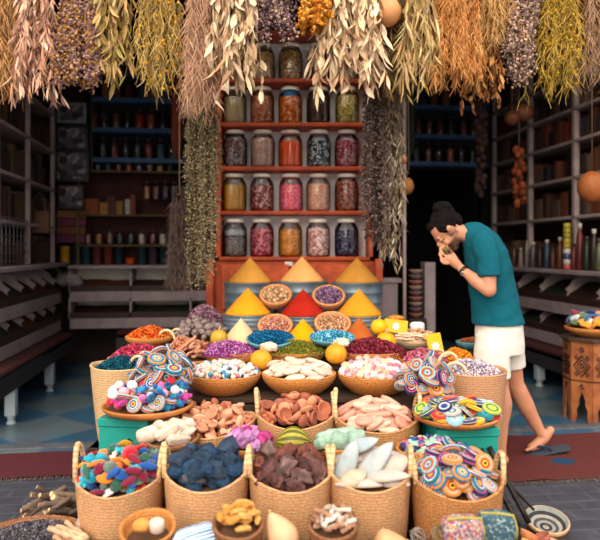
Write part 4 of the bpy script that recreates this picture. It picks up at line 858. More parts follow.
# small bowls among the tins
woodrim = straw('pale_wicker', 'd79a68', 'b5743f')
for px, py, D, r, tl_, cols, lb in ((276, 294, 4.6, 0.112, 0.62, ['c49a70', 'a87c54', 'e0bc94'], 'tan dried pods'), (328.5, 295, 4.6, 0.114, 0.62, ['6a4a70', '4c3454', '8f6a8c', 'a88a98'], 'purple dried flowers'), (275.5, 324.5, 4.27, 0.112, 0.55, ['c4826a', 'a8604c', 'e0a890'], 'pinkish dried buds'), (332.5, 322.5, 4.27, 0.118, 0.55, ['c8946c', 'b07850', 'e2b890'], 'tan and peach nuts')):
    h = 0.06 if py < 300 or py > 300 else .05
    t = bowl(px, D, zat(py, D) - 0.05, r, f'small tilted wicker bowl of {lb} among the zinc tubs', h, woodrim, fill=.8, crown=0.012, tilt=tl_, wall=0.018, rb=.75)
    off = Matrix.Rotation(RZ, 3, 'Z') @ (Matrix.Rotation(tl_, 3, 'X') @ Vector((0, 0, h * .8)))
    o = mound(lb.replace(' ', '_'), px, D, 0, r * .84, r * .84, 0.022 if 'purple' not in lb else 0.045, cols, 500, 0.017 if 'purple' not in lb else .026, f'heap of {lb} in the small tilted bowl', int(px), 0.8, 'dried plants')
    o.location = t.location + off; o.rotation_euler = (tl_, 0, RZ)
# ================================================================ the side groups of the display
def block(px, D, w_, d_, h, label): 
    b = MB(); b.box(0, 0, h / 2, w_, d_, h); b.box(0, 0, h - 0.01, w_ + .012, d_ + .012, 0.02)
    tag(b.build('display_block', standwood, loc=Wz(px, D, 0), rot=(0, 0, RZ), smooth=False, bevel=.004), label, 'display stand')
def ring_handle(t, x, y, z, r, rot=(PI / 2, 0, 0), th=0.009, half=False):
    b = MB(); n = 20; pts = [(r * math.cos(PI * k / n), r * 1.15 * math.sin(PI * k / n), 0) for k in range(n + 1)]
    b.tube(pts, th, 8); b.build('handle', straw('cream_straw', 'ead2ac', 'd0ae80', 0.02), t, loc=(x, y, z), rot=rot)
# left: teal petals, red petals, orange petals, cinnamon, poppy heads
block(122, 3.62, 0.28, 0.28, 0.24, 'dark block under the basket of teal petals')
t = basket(123, 3.62, 0.24, 0.172, 0.42, 'tall pale straw basket of teal dyed petals at the shop side', rb=.72, handles=False, dip=0.004, mat=straw('straw_pale', 'dcb88c', 'b8905f'))
ring_handle(t, 0.10, -0.06, 0.42, 0.05, (PI / 2, 0, -.3)); 
mound('teal_petals', 122, 3.62, 0.625, 0.155, 0.155, 0.075, ['0f4f60', '0a3a4a', '1a6678', '07303c'], 1500, 0.018, 'heap of dark teal dyed petals in the pale straw basket', 11)
block(139, 3.98, 0.3, 0.2, 0.58, 'dark block under the bowl of raspberry petals')
t = bowl(139, 3.98, 0.58, 0.185, 'woven bowl of raspberry red petals behind the teal ones', 0.06, wicker_orange, fill=.9, crown=.01)
ring_handle(t, 0.06, -0.1, 0.05, 0.052, (PI / 2, 0, -.25)); ring_handle(t, 0.14, -0.05, 0.05, 0.05, (PI / 2, 0, -.5))
mound('raspberry_petals', 138, 3.98, 0.635, 0.17, 0.16, 0.08, ['a82844', 'c23a54', '7c1c34', 'd4607a'], 1500, 0.02, 'heap of raspberry red petals behind the teal petals', 12)
block(152, 4.35, 0.25, 0.2, 0.66, 'dark block under the bowl of orange petals')
t = bowl(151, 4.35, 0.66, 0.165, 'woven bowl of orange petals behind the raspberry ones', 0.06, wicker_orange, fill=.9, crown=.01)
ring_handle(t, 0.12, -0.08, 0.05, 0.055, (PI / 2, 0, -.1)); ring_handle(t, 0.18, -0.02, 0.05, 0.055, (PI / 2, 0, -.4))
mound('orange_petals', 150, 4.35, 0.715, 0.15, 0.14, 0.065, ['e0561c', 'f07a22', 'b83a18', 'f49a3a'], 900, 0.02, 'heap of orange and red petals at the end of the display', 13)
block(188, 3.98, 0.2, 0.2, 0.56, 'dark block under the bowl of cinnamon')
bowl(188, 3.98, 0.56, 0.15, 'wooden bowl of cinnamon sticks beside the purple petals', 0.07, wood_bowl, fill=.8, ridged=False)
def stick(L, r, c, c2, seed, curl=True):
    b = MB(); n = 8; rr = random.Random(seed); pts = [(L * (k / n - .5), 0.004 * rr.uniform(-1, 1), 0.004 * rr.uniform(-1, 1)) for k in range(n + 1)]
    b.tube(pts, [r * rr.uniform(.9, 1.1) for _ in pts], 7, lin(c)); 
    b.c[-1] = lin(c2); b.c[-2] = lin(c2)
    return b.mesh('stick', clay)
SK = [(stick(.15 * k, .009, c, c2, i), .075 * k, .011, .017, f'{n} cinnamon stick') for i, (c, c2, k, n) in enumerate((('c48468', '8a5038', 1.0, 'long pinkish'), ('b56f4c', '7c4630', .85, 'brown'), ('d0957a', '9a6048', .95, 'pale pinkish')))]
p = Pile(Wz(188, 3.98, 0.60), 0.15, 0.05, 0.06, 61); fill(p, SK, 46, 'cinnamon_stick', 'cinnamon', 'in the bowl beside the purple petals', 0.2, ang=0.95, edge=.2)
block(200, 4.42, 0.24, 0.3, 0.62, 'dark block under the poppy heads and lavender')
bowl(201, 4.36, 0.62, 0.18, 'woven bowl of dried poppy heads below the lavender', 0.08, wicker_dark, fill=.9)
pod = MB(); pod.lathe([(0.001, -.03), (.004, -.028), (.006, -.02), (.018, -.012), (.022, 0), (.018, .014), (.007, .02), (.013, .024), (.012, .028), (.001, .026)], 12, lin('8b7a74'))
POD = [(pod.mesh('poppy_head', clay), .024, .024, .038, 'grey mauve dried')]
p = Pile(Wz(201, 4.34, 0.70), 0.17, 0.0, 0.07, 62); fill(p, POD, 60, 'poppy_head', 'poppy head', 'poppy head below the lavender heap', 1.0, s=(.8, 1.25))
mound('lavender_flowers', 205, 4.56, 0.72, 0.17, 0.16, 0.19, ['8a5f74', 'a87c8e', '6b4658', 'c09aa4', '55394a'], 2400, 0.017, 'tall heap of dusty lavender flowers beside the cabinet foot', 14, .6, 'dried plants')
# right: pot-pourri, orange petals, pink petals, peanuts, yellow boxes
block(468, 3.66, 0.3, 0.3, 0.2, 'dark block under the basket of lilac and white buds')
t = basket(471, 3.62, 0.2, 0.188, 0.43, 'tall straw basket of lilac and white buds beside the man', rb=.78, handles=False, dip=0.003, mat=straw('straw_rosy', 'd8a47c', 'b47c56'))
ring_handle(t, -0.11, -0.1, 0.42, 0.06, (PI / 2, 0, -.2)); ring_handle(t, -0.1, 0.12, 0.44, 0.06, (PI / 2, 0, .2))
mound('lilac_buds', 471, 3.62, 0.61, 0.172, 0.172, 0.075, ['d8ccd0', 'b8a8c0', '8a7c9c', 'e8dcd8', '7a4a64', 'f2ece8'], 2600, 0.013, 'heap of lilac and white flower buds in the basket near the shorts', 15, .8)
block(456, 3.94, 0.18, 0.18, 0.56, 'dark block under the bowl of marigold petals')
t = bowl(456, 3.94, 0.56, 0.115, 'woven bowl of marigold orange petals beside the man', 0.07, wicker_orange, fill=.9, crown=.01)
ring_handle(t, -0.05, -0.06, 0.05, 0.06, (PI / 2, 0, .1)); ring_handle(t, -0.11, 0.02, 0.06, 0.065, (PI / 2, 0, .3))
mound('marigold_petals', 457, 3.94, 0.62, 0.115, 0.11, 0.075, ['e8821a', 'f09a24', 'c8641a', 'f2aa3c'], 900, 0.018, 'heap of marigold orange petals behind the lilac buds', 16)
block(471, 4.33, 0.16, 0.16, 0.64, 'dark block under the small dish at the back of the display')
bowl(471, 4.33, 0.64, 0.1, 'small blue rimmed dish behind the marigold petals', 0.045, solid('blue_rim', '5f9aa8', 0.4), fill=.9, ridged=False, name='small_dish')
mound('russet_petals', 471, 4.33, 0.68, 0.085, 0.085, 0.03, ['c8641a', 'a84a20', 'e8a060'], 260, 0.014, 'russet petals in the small blue rimmed dish', 17)
block(424, 3.92, 0.3, 0.14, 0.56, 'dark block under the tray of pink petals')
t = bowl(424, 3.9, 0.575, 0.17, 'tilted wooden tray of pink rose petals below the peanuts', 0.05, wood_bowl, fill=.9, crown=.01, ridged=False, name='wooden_tray', cat='tray', tilt=0.1); t.rotation_euler = (0.12, 0.16, RZ)
o = mound('rose_petals', 424, 3.9, 0.62, 0.155, 0.15, 0.075, ['b8506a', 'c86a80', '9a3c54', 'd88a98', '8a3a4c'], 1700, 0.021, 'heap of dusty pink rose petals below the peanuts', 18)
block(415, 4.3, 0.24, 0.2, 0.66, 'dark block under the bowl of peanuts')
bowl(413, 4.28, 0.66, 0.15, 'pale woven bowl of peanuts and bundled roots', 0.06, straw('cream_straw', 'ead2ac', 'd0ae80'), fill=.9)
NUT = [(chunk(c, .02, .011, .011, i + 170, .25, clay), .02, .012, .018, f'{n} peanut') for i, (c, n) in enumerate((('e0bc98', 'pale'), ('c89878', 'pinkish brown')))]
p = Pile(Wz(415, 4.26, 0.715), 0.14, 0.0, 0.05, 63); fill(p, NUT, 70, 'peanut', 'nut', 'in the bowl beside the yellow sponge', .4)
for i in range(9):
    me = stick(.17, .008, 'e6c4a4', 'c89c7c', 200 + i); tag(spawn(me, 'pale_root', Wz(406 + i * 2.6, 4.13 + .015 * (i % 2), 0.735 + 0.012 * (i % 3)), (0, 0.1, RZ + rnd.uniform(-.35, .15))), 'pale root stick lying before the peanuts', 'root', 'pale roots before the peanuts')
yel = solid('yellow_card', 'f2b21c', 0.5, 0.08)
def carton(px, py, D, w_, d_, h, rot, label):
    t = thing('yellow_carton', label, 'carton', P(px, py, D)); t.rotation_euler = rot
    b = MB(); b.box(0, 0, h / 2, w_, d_, h); b.build('body', yel, t, smooth=False, bevel=.003)
    b = MB(); pts = []; n = 14
    for k in range(n): a = 2 * PI * k / n; rr = 0.017 if k % 2 else 0.027; pts.append((rr * math.cos(a), -d_ / 2 - 0.0015, h * .5 + rr * math.sin(a)))
    b.add(pts + [(q[0], q[1] + .001, q[2]) for q in pts], [tuple(range(n))]); b.build('white_emblem', solid('white_ink', 'eeeae4', 0.6, .05), t, smooth=False)
carton(395, 333, 4.22, 0.15, 0.07, 0.085, (-.15, 0.1, RZ - .1), 'yellow carton with a white emblem beside the zinc tub')
carton(437.5, 358, 3.98, 0.09, 0.03, 0.15, (-.12, -.18, RZ), 'upright yellow carton with a white emblem beside the ring handles')
b = MB(); b.blob((0, 0, 0), (.05, .03, .035), 3, .1, 2, 3, None, q=.6); tag(b.build('white_block', solid('white_block', 'e2e4e4', .7, .08), loc=P(417, 327, 4.3), rot=(0, 0, RZ + .1)), 'white mineral block behind the peanuts', 'mineral')
b = MB(); b.blob((0, 0, 0), (.055, .045, .02), 3, .2, 3, 3); tag(b.build('ochre_sponge', solid('sponge', 'c98a3c', .95, .3, 30, .6, 60), loc=P(396, 318, 4.25), rot=(0, 0, RZ)), 'ochre sponge lying on the yellow carton', 'sponge')

# ================================================================ low things along the front edge
basket(50, 2.98, 0.0, 0.135, 0.075, 'low dark wicker basket of cut twigs on the street', handles=False, rb=.8, mat=wicker_dark, dip=0.0, fill=.7)
TW = [(stick(.19 * k, .0125 * q, c, 'd9b98c', 300 + i), .095 * k, .014, .024, f'{n} twig') for i, (c, k, q, n) in enumerate((('6e5c50', 1.0, 1.0, 'grey brown'), ('8f7860', .85, 1.1, 'thick tan'), ('54463e', .95, .85, 'thin dark')))]
p = Pile(Wz(52, 2.98, 0.0), 0.135, 0.04, 0.03, 64); fill(p, TW, 38, 'cut_twig', 'twig', 'with a pale cut end in the wicker basket', .12, ang=0.75, edge=.1)
bowl(28, 2.62, 0.07, 0.235, 'big dark woven tray of grey lavender at the street corner', 0.06, wicker_dark, fill=.9, crown=.01, name='woven_tray', cat='tray')
block(28, 2.62, 0.3, 0.3, 0.07, 'dark block under the tray of grey lavender')
mound('grey_lavender', 28, 2.62, 0.12, 0.215, 0.215, 0.035, ['4a464c', '6b656c', '34323a', '8b848a'], 3000, 0.011, 'heap of grey lavender grains in the dark tray', 19, .6, 'dried plants')
for i in range(9):
    me = stick(.16, .011, 'd0a884', 'e8cca8', 400 + i); tag(spawn(me, 'pale_root', Wz(64 + (i % 5) * 4.0, 2.5 + .02 * (i % 3), 0.165 + 0.02 * (i // 3)), (0.0, 0.12, RZ - .75 + rnd.uniform(-.35, .35))), 'pale cut root on the tray of grey lavender', 'root', 'pale roots on the grey lavender')
def fruit(px, py, D, rx, rz_, col, label, name='bottle_gourd', tilt=0.0, neck=.45):
    b = MB(); pr = []
    for k in range(19):
        u = k / 18; rr = rx * math.sin(PI * min(1, u ** .8)) ** .7 * (1 - (1 - neck) * max(0, (u - .35)) ** 1.2 * 1.3); pr.append((max(.001, rr), (u - .5) * rz_ * 2))
    b.lathe(pr, 28, lin(col)); 
    t = thing(name, label, 'gourd', P(px, py, D)); t.rotation_euler = (0, tilt, RZ); b.build('fruit', soft, t)
    s_ = MB(); s_.tube([(0, 0, rz_ * .96), (.003, 0, rz_ * 1.08)], [.006, .004], 6); s_.build('stem', solid('pale_stem', 'cfa878', 0.8), t)
fruit(82, 533, 2.62, .045, .12, 'b8a08a', 'grey beige bottle gourd between the twigs and the felt basket', tilt=.15)
block(82, 2.62, 0.07, 0.07, 0.02, 'small dark block under the grey beige bottle gourd')
fruit(281, 533, 2.3, .055, .085, 'e0aa82', 'smooth peach coloured gourd below the brown resin basket', tilt=-.5, neck=.7)
fruit(391, 545, 2.3, .06, .06, 'd8a070', 'tan gourd at the very edge below the cuttlebones', tilt=1.3)
ZF = 0.25
b = MB(); b.box(0, 0, ZF / 2 - .012, 1.45, 0.10, 0.02 + ZF - .025); b.box(0, 0, ZF - .011, 1.5, 0.12, .02)
tag(b.build('low_table', standwood, loc=Wz(290, 2.30, 0), rot=(0, 0, RZ), smooth=False, bevel=.004), 'low dark table along the feet of the deep straw baskets', 'table')
basket(149, 2.31, ZF, 0.094, 0.075, 'small straw basket of gum lumps under the felt shapes', handles=False, dip=0, ridges=5, tilt=.25, mat=wicker_orange, fill=.8)
tag(spawn(chunk('e09a50', .034, .03, .026, 501, .3, clay), 'amber_lump', Wz(142, 2.28, ZF + .085), (0, 0, .3)), 'amber orange lump in the small straw basket', 'gum')
b = MB(); b.lathe([(.022, 0), (.026, .004), (.026, .034), (.022, .038), (.001, .038)], 20); tag(b.build('chalk_puck', solid('chalk', 'cdbfae', .9, .1), loc=Wz(157, 2.28, ZF + .068), rot=(.3, 0, 0)), 'chalky white puck in the small straw basket', 'chalk')
basket(239, 2.31, ZF, 0.086, 0.09, 'small brown basket of yellow roots below the indigo stones', handles=False, dip=0, ridges=6, tilt=.25, mat=wicker_dark, fill=.97)
YR = [(chunk(c, .03, .011, .011, i + 510, .4, clay), .03, .012, .018, f'{n} turmeric root') for i, (c, n) in enumerate((('dba45a', 'pale yellow'), ('c48a40', 'ochre')))]
p = Pile(Wz(239, 2.30, ZF), 0.076, 0.075, 0.03, 65); fill(p, YR, 34, 'turmeric_root', 'root', 'in the small brown basket', .3, edge=.2)
basket(333, 2.31, ZF, 0.086, 0.09, 'small brown basket of dried bark below the cuttlebones', handles=False, dip=0, ridges=6, tilt=.25, mat=wicker_dark, fill=.97)
BK = [(stick(.07, .009, c, 'b09880', 520 + i), .035, .011, .015, f'{n} bark piece') for i, (c, n) in enumerate((('a87c60', 'brown'), ('d8cabc', 'whitish')))]
p = Pile(Wz(333, 2.30, ZF), 0.076, 0.075, 0.02, 66); fill(p, BK, 26, 'bark_piece', 'bark', 'in the small basket below the cuttlebones', .3, edge=.2)
def cloth_mat(name, cols, scale=60, axis='X'):
    m, n, l, b_ = _new(name); t = n.new('ShaderNodeTexCoord'); sp = n.new('ShaderNodeSeparateXYZ'); l.new(t.outputs['Object'], sp.inputs[0])
    k = n.new('ShaderNodeMath'); k.operation = 'MULTIPLY'; k.inputs[1].default_value = scale; l.new(sp.outputs[axis], k.inputs[0])
    f = n.new('ShaderNodeMath'); f.operation = 'FRACT'; l.new(k.outputs[0], f.inputs[0]); r = n.new('ShaderNodeValToRGB'); r.color_ramp.interpolation = 'CONSTANT'
    el = r.color_ramp.elements; el[0].color = lin(cols[0]); el[1].color = lin(cols[1]); el[1].position = 1 / len(cols)
    for i, c in enumerate(cols[2:], 2): el.new(i / len(cols)).color = lin(c)
    l.new(f.outputs[0], r.inputs[0]); l.new(r.outputs[0], b_.inputs[0]); b_.inputs['Roughness'].default_value = .9; return m
b = MB(); b.blob((0, 0, 0), (.085, .05, .035), 3, .12, 2, 9, q=.6); tag(b.build('striped_cloth', cloth_mat('stripes_blue', ['d8e4ea', '3a86b0', 'e8eef0', '7a90b8', 'c8d4dc', '2a6a94'], 26, 'Y'), loc=Wz(197, 2.28, ZF + .035), rot=(0.5, 0.0, RZ + .65)), 'folded blue and white striped cloth below the indigo stones', 'cloth')
for px, lb, sd in ((418, 'tangled coil of grey wire below the ringed discs', 1), (439, 'loose coil of dull brass wire beside the cloth pouches', 2)):
    b = MB(); r_ = random.Random(sd)
    for q in range(9):
        R_ = r_.uniform(.022, .036); M = Euler((r_.uniform(.6, 1.6), r_.uniform(-.5, .5), r_.uniform(0, 3))).to_matrix(); n = 18
        b.tube([M @ Vector((R_ * math.cos(2 * PI * k / n), R_ * math.sin(2 * PI * k / n), 0)) + Vector((0, 0, .038)) for k in range(n + 1)], .0016, 5)
    tag(b.build('wire_coil', solid('wire_%d' % sd, 'a89c90' if sd == 1 else '9c8468', .4, .2, metal=.7), loc=Wz(px, 2.3, ZF), rot=(0, 0, RZ)), lb, 'wire')
def beads_cloth(name, base, cols):
    m, n, l, b_ = _new(name); t = n.new('ShaderNodeTexCoord'); v = n.new('ShaderNodeTexVoronoi'); v.inputs['Scale'].default_value = 150; v.inputs['Randomness'].default_value = .6
    s_ = n.new('ShaderNodeSeparateColor'); r = n.new('ShaderNodeValToRGB'); r.color_ramp.interpolation = 'CONSTANT'; l.new(t.outputs['Object'], v.inputs[0]); l.new(v.outputs['Color'], s_.inputs[0]); l.new(s_.outputs[0], r.inputs[0])
    el = r.color_ramp.elements; cc = [base] * 2 + cols; el[0].color = lin(cc[0]); el[1].color = lin(cc[1]); el[1].position = 1 / len(cc)
    for i, c in enumerate(cc[2:], 2): el.new(i / len(cc)).color = lin(c)
    l.new(r.outputs[0], b_.inputs[0]); b_.inputs['Roughness'].default_value = .9; return m
for px, D, w_, base, cols, lb, ry in ((462, 2.3, .075, '8c7c78', ['a83c4c', 'b8b0a4', '3a4678', 'b88a3c', 'a87880'], 'beaded pouch of mixed pink and white beside the wire coils', .1), (496, 2.34, .07, '2f4c5a', ['8c9c98', '2f4c5a', '4c6a74', '2f4c5a', '3a5864'], 'blue grey embroidered pouch with an olive trim', -.15)):
    t = thing('cloth_pouch', lb, 'pouch', Wz(px, D, ZF), RZ + ry); b = MB(); b.blob((0, 0, .055), (w_ * .98, .045, .055), 3, .08, 2, px, q=.55); b.build('body', beads_cloth('pouch_%d' % px, base, cols), t)
    b = MB(); b.tube([(-w_ * .8, -.02, .108), (0, -.028, .113), (w_ * .8, -.02, .106), (w_ * .98, -.02, .06), (w_ * .97, -.015, .02)], .005, 6); b.build('trim', solid('olive_trim', 'b5a852', .8), t)
# woven plate, shards and dark poles on the street side
t = thing('woven_plate', 'black and white woven plate leaning by the dark poles', 'plate', Wz(546, 2.98, 0.03), RZ); t.rotation_euler = (0.28, 0.0, RZ)
b = MB(); pr = [(.001, 0, lin('8a8078'))]
for k in range(1, 13): pr += [(.105 * k / 13, .004 * (k % 2) + .03 * (k / 13) ** 3, lin(('9c978a', '39363a', '8c8e86', '4c484a')[(k // 2) % 4]))]
pr += [(.107, .045, lin('c4a07c')), (.116, .042, lin('c4a07c')), (.11, .02, lin('c4a07c')), (.001, -.012, lin('c4a07c'))]; b.lathe([(q[0] * .86,) + tuple(q[1:]) for q in pr], 40); b.build('body', clay, t)
for i, (px, D, z, c, lb) in enumerate(((528, 2.82, .05, 'c07850', 'terracotta shard lying nearest the dark poles'), (541, 2.8, .045, 'b56a54', 'reddish clay bowl piece before the woven plate'), (515, 2.72, .06, 'b08860', 'tan clay dish below the dark poles'), (556, 2.78, .03, 'c48a68', 'pale terracotta shard at the edge of the woven plate'), (530, 2.62, .09, 'd29a5c', 'ochre gourd half beside the cloth pouch'), (548, 2.66, .05, 'a05c4c', 'small brick red clay cup before the shards'), (500, 2.8, .05, '8a6a50', 'brown clay cup standing behind the embroidered pouch'))):
    b = MB(); q = .042 + .006 * (i % 3); c_ = lin(c); b.lathe([(.001, -.02), (q * .5, -.018, c_), (q * .9, 0, c_), (q, .022, c_), (q * .9, .02, c_), (q * .7, 0, c_), (.001, -.008, c_)], 20, c_)
    tag(b.build('clay_dish', clay, loc=Wz(px, D, z), rot=(rnd.uniform(-.6, .6), rnd.uniform(-.5, .5), i)), lb, 'dish')
b = MB(); b.box(0, 0, .012, .42, .3, .024); tag(b.build('display_board', standwood, loc=Wz(530, 2.75, 0), rot=(0, 0, RZ), smooth=False), 'dark board under the clay dishes on the street', 'board')
dk = solid('dark_bamboo', '231b18', .45, .3, 12)
for i, (a, b_) in enumerate((((483, 455, 2.98), (519, 527, 2.83)), ((489, 447, 3.02), (529, 523, 2.9)), ((478, 470, 2.93), (509, 531, 2.80)), ((496, 470, 3.0), (534, 510, 2.98)))):
    A, B = P(*a), P(*b_); B.z = max(B.z, .03); m_ = MB(); pts = [A + (B - A) * (k / 6) for k in range(7)]; o_ = B.copy()
    m_.tube([q - o_ for q in pts], .013 if i < 3 else .006, 9)
    for k in (2, 4): m_.tube([pts[k] - o_ - (B - A).normalized() * .004, pts[k] - o_ + (B - A).normalized() * .004], .0155 if i < 3 else .008, 9)
    tag(m_.build('dark_pole', dk, loc=B), ('thickest dark bamboo pole leaning beside the ringed-disc basket', 'dark bamboo pole leaning highest behind the straw handle', 'lowest dark bamboo pole leaning on the ringed-disc basket', 'thin dark cane beside the woven plate')[i], 'pole')

# ================================================================ carved table and things inside the shop
carvedwood = solid('carved_wood', 'a8683a', .55, .3, 9, .2, 40, col2='85492a'); inlay = solid('dark_inlay', '3c2016', .5, .2)
TP = Wz(592, 4.95, 0.02); t = thing('carved_table', 'octagonal carved wooden side table with pointed arches beside the bench', 'table', TP, RZ)
R8 = .2; HT = .60
for k in range(8):
    a = PI / 8 + k * PI / 4; M = Matrix.Rotation(a + PI / 8, 4, 'Z') @ Matrix.Translation((0, -R8 * math.cos(PI / 8), 0)); w8 = R8 * math.sin(PI / 8)
    b = MB(); arch = [(-w8, 0), (-w8 * .62, 0), (-w8 * .5, .05), (-w8 * .55, .09), (-w8 * .3, .13), (-w8 * .32, .165), (0, .23), (w8 * .32, .165), (w8 * .3, .13), (w8 * .55, .09), (w8 * .5, .05), (w8 * .62, 0), (w8, 0)]
    L_ = arch[:7] + [(0, HT), (-w8, HT)]; R_ = arch[6:] + [(w8, HT), (0, HT)]
    for poly in (L_, R_):
        n = len(poly); vs = [(x, -.006, z) for x, z in poly] + [(x, .008, z) for x, z in poly]
        b.add([M @ Vector(v) for v in vs], [tuple(range(n)), tuple(range(2 * n - 1, n - 1, -1))] + [(q, q + n, (q + 1) % n + n, (q + 1) % n) for q in range(n)])
    b.build('panel', carvedwood, t, smooth=False)
    b = MB()
    def loz(cx, cz, s_, th): 
        pts = [(cx, cz + s_ * 1.35), (cx + s_ * .55, cz + s_ * .55), (cx + s_, cz), (cx + s_ * .55, cz - s_ * .55), (cx, cz - s_ * 1.35), (cx - s_ * .55, cz - s_ * .55), (cx - s_, cz), (cx - s_ * .55, cz + s_ * .55), (cx, cz + s_ * 1.35)]
        b.tube([M @ Vector((x, -.008, z)) for x, z in pts], th, 4)
    loz(0, .42, .058, .006); loz(0, .42, .036, .005); loz(0, .42, .014, .006); loz(0, .54, .014, .006); loz(0, .265, .014, .005)
    for q in (.04, -.04): 
        for z in (.36, .48): loz(q, z, .012, .004)
    b.tube([M @ Vector((-w8, -.008, .31)), M @ Vector((w8, -.008, .31))], .005, 4); b.build('inlay', inlay, t, smooth=False)
b = MB(); b.lathe([(.215, HT), (.235, HT + .004), (.235, HT + .022), (.2, HT + .026), (.001, HT + .026)], 8, M=Matrix.Rotation(PI / 8, 4, 'Z')); b.build('top', solid('table_top', '4a3a34', .3, .2), t, smooth=False)
bowl(594, 4.95, HT + .048, .21, 'woven tray of folded colourful cloth on the carved table', .06, wicker_orange, fill=.8, name='woven_tray', cat='tray')
FC = []
for i, (c, c2, n) in enumerate((('e88a1e', 'e8a03a', 'orange'), ('2a3a6c', '202c54', 'navy'), ('c8ccd4', 'e0e0dc', 'pale grey'), ('8a2438', '6a1c34', 'wine red'), ('6b8a5c', '54704a', 'green'), ('1f5a8a', '2a78a8', 'blue'))):
    FC.append((chunk(c, .055, .035, .018, i + 600, .4, felt, c2, sub=3), .05, .03, .03, f'{n} crumpled cloth'))
p = Pile(Wz(594, 4.95, HT + .048), .2, .06, .06, 71); fill(p, FC, 38, 'crumpled_cloth', 'cloth', 'on the carved table', .6)
for i, (x, y, z, r, c, lb) in enumerate((((3.02), 5.15, 0, .14, 'b5652c', 'big orange hanging calabash before the shelves of tins'),)):
    pp = P(592, 187, 5.1); t = thing('hanging_calabash', lb, 'gourd', pp, 0); b = MB(); b.blob((0, 0, 0), (.115, .1, .125), 3, .05, 2, 4, lin('9c5626')); b.build('fruit', soft, t)
    b = MB(); b.tube([(0, 0, .11), (0, 0, .6), (0, 0, 3.7 - pp.z)], .004, 5); b.build('cord', solid('cord', '6a5240', .9), t)
for px, py, r, lb in ((403, 160, .035, 'upper orange dried gourd hung on the pale pole'), (406.5, 186, .062, 'lower orange dried gourd hung on the pale pole')):
    b = MB(); b.blob((0, 0, 0), (r, r * .9, r * 1.15), 3, .06, 2, int(px), lin('b07038')); b.tube([(0, 0, r), (.03, .03, r + .12), (0.0, 0.0, 3.69 - P(px, py, 5.38).z)], .004, 5, lin('6a5240')); tag(b.build('hanging_gourd', soft, loc=P(px, py, 5.38)), lb, 'gourd')
pl = P(404.5, 250, 5.5); b = MB(); b.tube([(0, 0, 0.02), (0, 0, 1.5), (0, 0, 2.62)], .015, 8); tag(b.build('pale_pole', whitewood, loc=(pl.x, pl.y, 0)), 'thin pale pole rising behind the display to the dried gourds', 'pole')
pl = P(428, 250, 5.9); b = MB(); b.box(0, 0, .6, .1, .12, 1.14); tag(b.build('grey_cabinet', greywood, loc=(pl.x, pl.y, 0.02), smooth=False, bevel=.004), 'narrow grey cabinet standing before the dark doorway', 'cabinet')
pl = P(415.5, 250, 5.75)
b = MB(); b.box(0, 0, .34, .16, .16, .68); tag(b.build('dark_stool', darkwood, loc=(pl.x, pl.y, 0.02), smooth=False, bevel=.004), 'dark wooden plinth under the stacked bowls', 'stool')
for k in range(9):
    b = MB(); c = lin(('8a5a4c', '6b5a54', '94786c')[k % 3]); b.lathe([(.03, 0), (.055, .03), (.06, .045), (.052, .04), (.001, .02)], 20, c); tag(b.build('stacked_bowl', clay, loc=(pl.x, pl.y, .7 + k * .048)), ('brown', 'grey', 'tan')[k % 3] + f' bowl in the stack before the dark doorway, {ORD[k]} from the bottom', 'bowl')
t0 = P(388, 275, 5.6); b = MB(); b.box(0, 0, .5, .14, .12, 1.0); b.box(0, 0, 1.02, .2, .16, .04)
tag(b.build('pale_pedestal', greywood, loc=(t0.x, t0.y, .02), smooth=False, bevel=.004), 'narrow pale pedestal between the cabinet and the thin pole', 'pedestal')
# tins and bottles on the counter behind the man
for i, (px, h, r, c, lb) in enumerate(((514, .24, .03, '6a3a2a', 'brown'), (521, .2, .028, 'b8a49a', 'pale'), (527, .32, .02, 'c9b0a4', 'tall pale'), (533, .26, .036, '6a5a5a', 'grey'), (540, .22, .03, '4a2c2c', 'maroon'), (547, .28, .036, '3a4a60', 'slate blue'), (553, .2, .028, '7a3a2a', 'rust'), (560, .3, .03, '8a4a2a', 'orange brown'), (574, .24, .03, '8a2c2c', 'red'), (580, .42, .032, '7c2a24', 'tall brick red'), (587, .3, .034, '2c3a30', 'dark green'), (594, .36, .034, '3a2420', 'dark brown'), (599, .28, .034, '5a6a3a', 'olive'))):
    y = 3.22 * ((CY - (px - 300) / FPX * SY) / (SY + (px - 300) / FPX * CY)) if False else None
    k = (px - 300) / FPX; x = 3.24; y = x * (CY - k * SY) / (SY + k * CY)
    t = thing('bottle', f'{lb} bottle standing on the counter behind the man', 'bottle', (x, y, 1.121)); b = MB()
    b.lathe([(r * .9, 0), (r, .01), (r, h * .7), (r * .5, h * .82), (r * .45, h * .9)], 14); b.build('body', solid('bottle_' + lb, ''.join('%02x' % int(int(c[q:q + 2], 16) * .72) for q in (0, 2, 4)), .35, .3, spec=.4), t)
    b = MB(); b.lathe([(r * .55, h * .88), (r * .55, h), (.001, h)], 12); b.build('cap', lid_pale if i % 2 else lid_dark, t)
k = (567 - 300) / FPX; x = 3.2; y = x * (CY - k * SY) / (SY + k * CY)
for q in range(9):
    b = MB(); b.lathe([(.03, 0), (.034, .004), (.034, .042), (.03, .046), (.001, .046)], 16); c = ('c4554a', 'd0ccc4', '2c4a7c', 'd8d4cc', 'b8a02c', 'c8b030', 'b09a28', 'c8b030', 'd0ba3a')[q]
    tag(b.build('stacked_tin', solid('tin_' + c, ''.join('%02x' % int(int(c[q2:q2 + 2], 16) * .8) for q2 in (0, 2, 4)), .35, .15, spec=.5), loc=(x, y, 1.121 + q * .0475)), f'{("red", "white", "blue", "cream", "yellow", "yellow", "yellow", "yellow", "yellow")[q]} tin in the tall stack on the counter, {ORD[q]} from the bottom', 'tin')
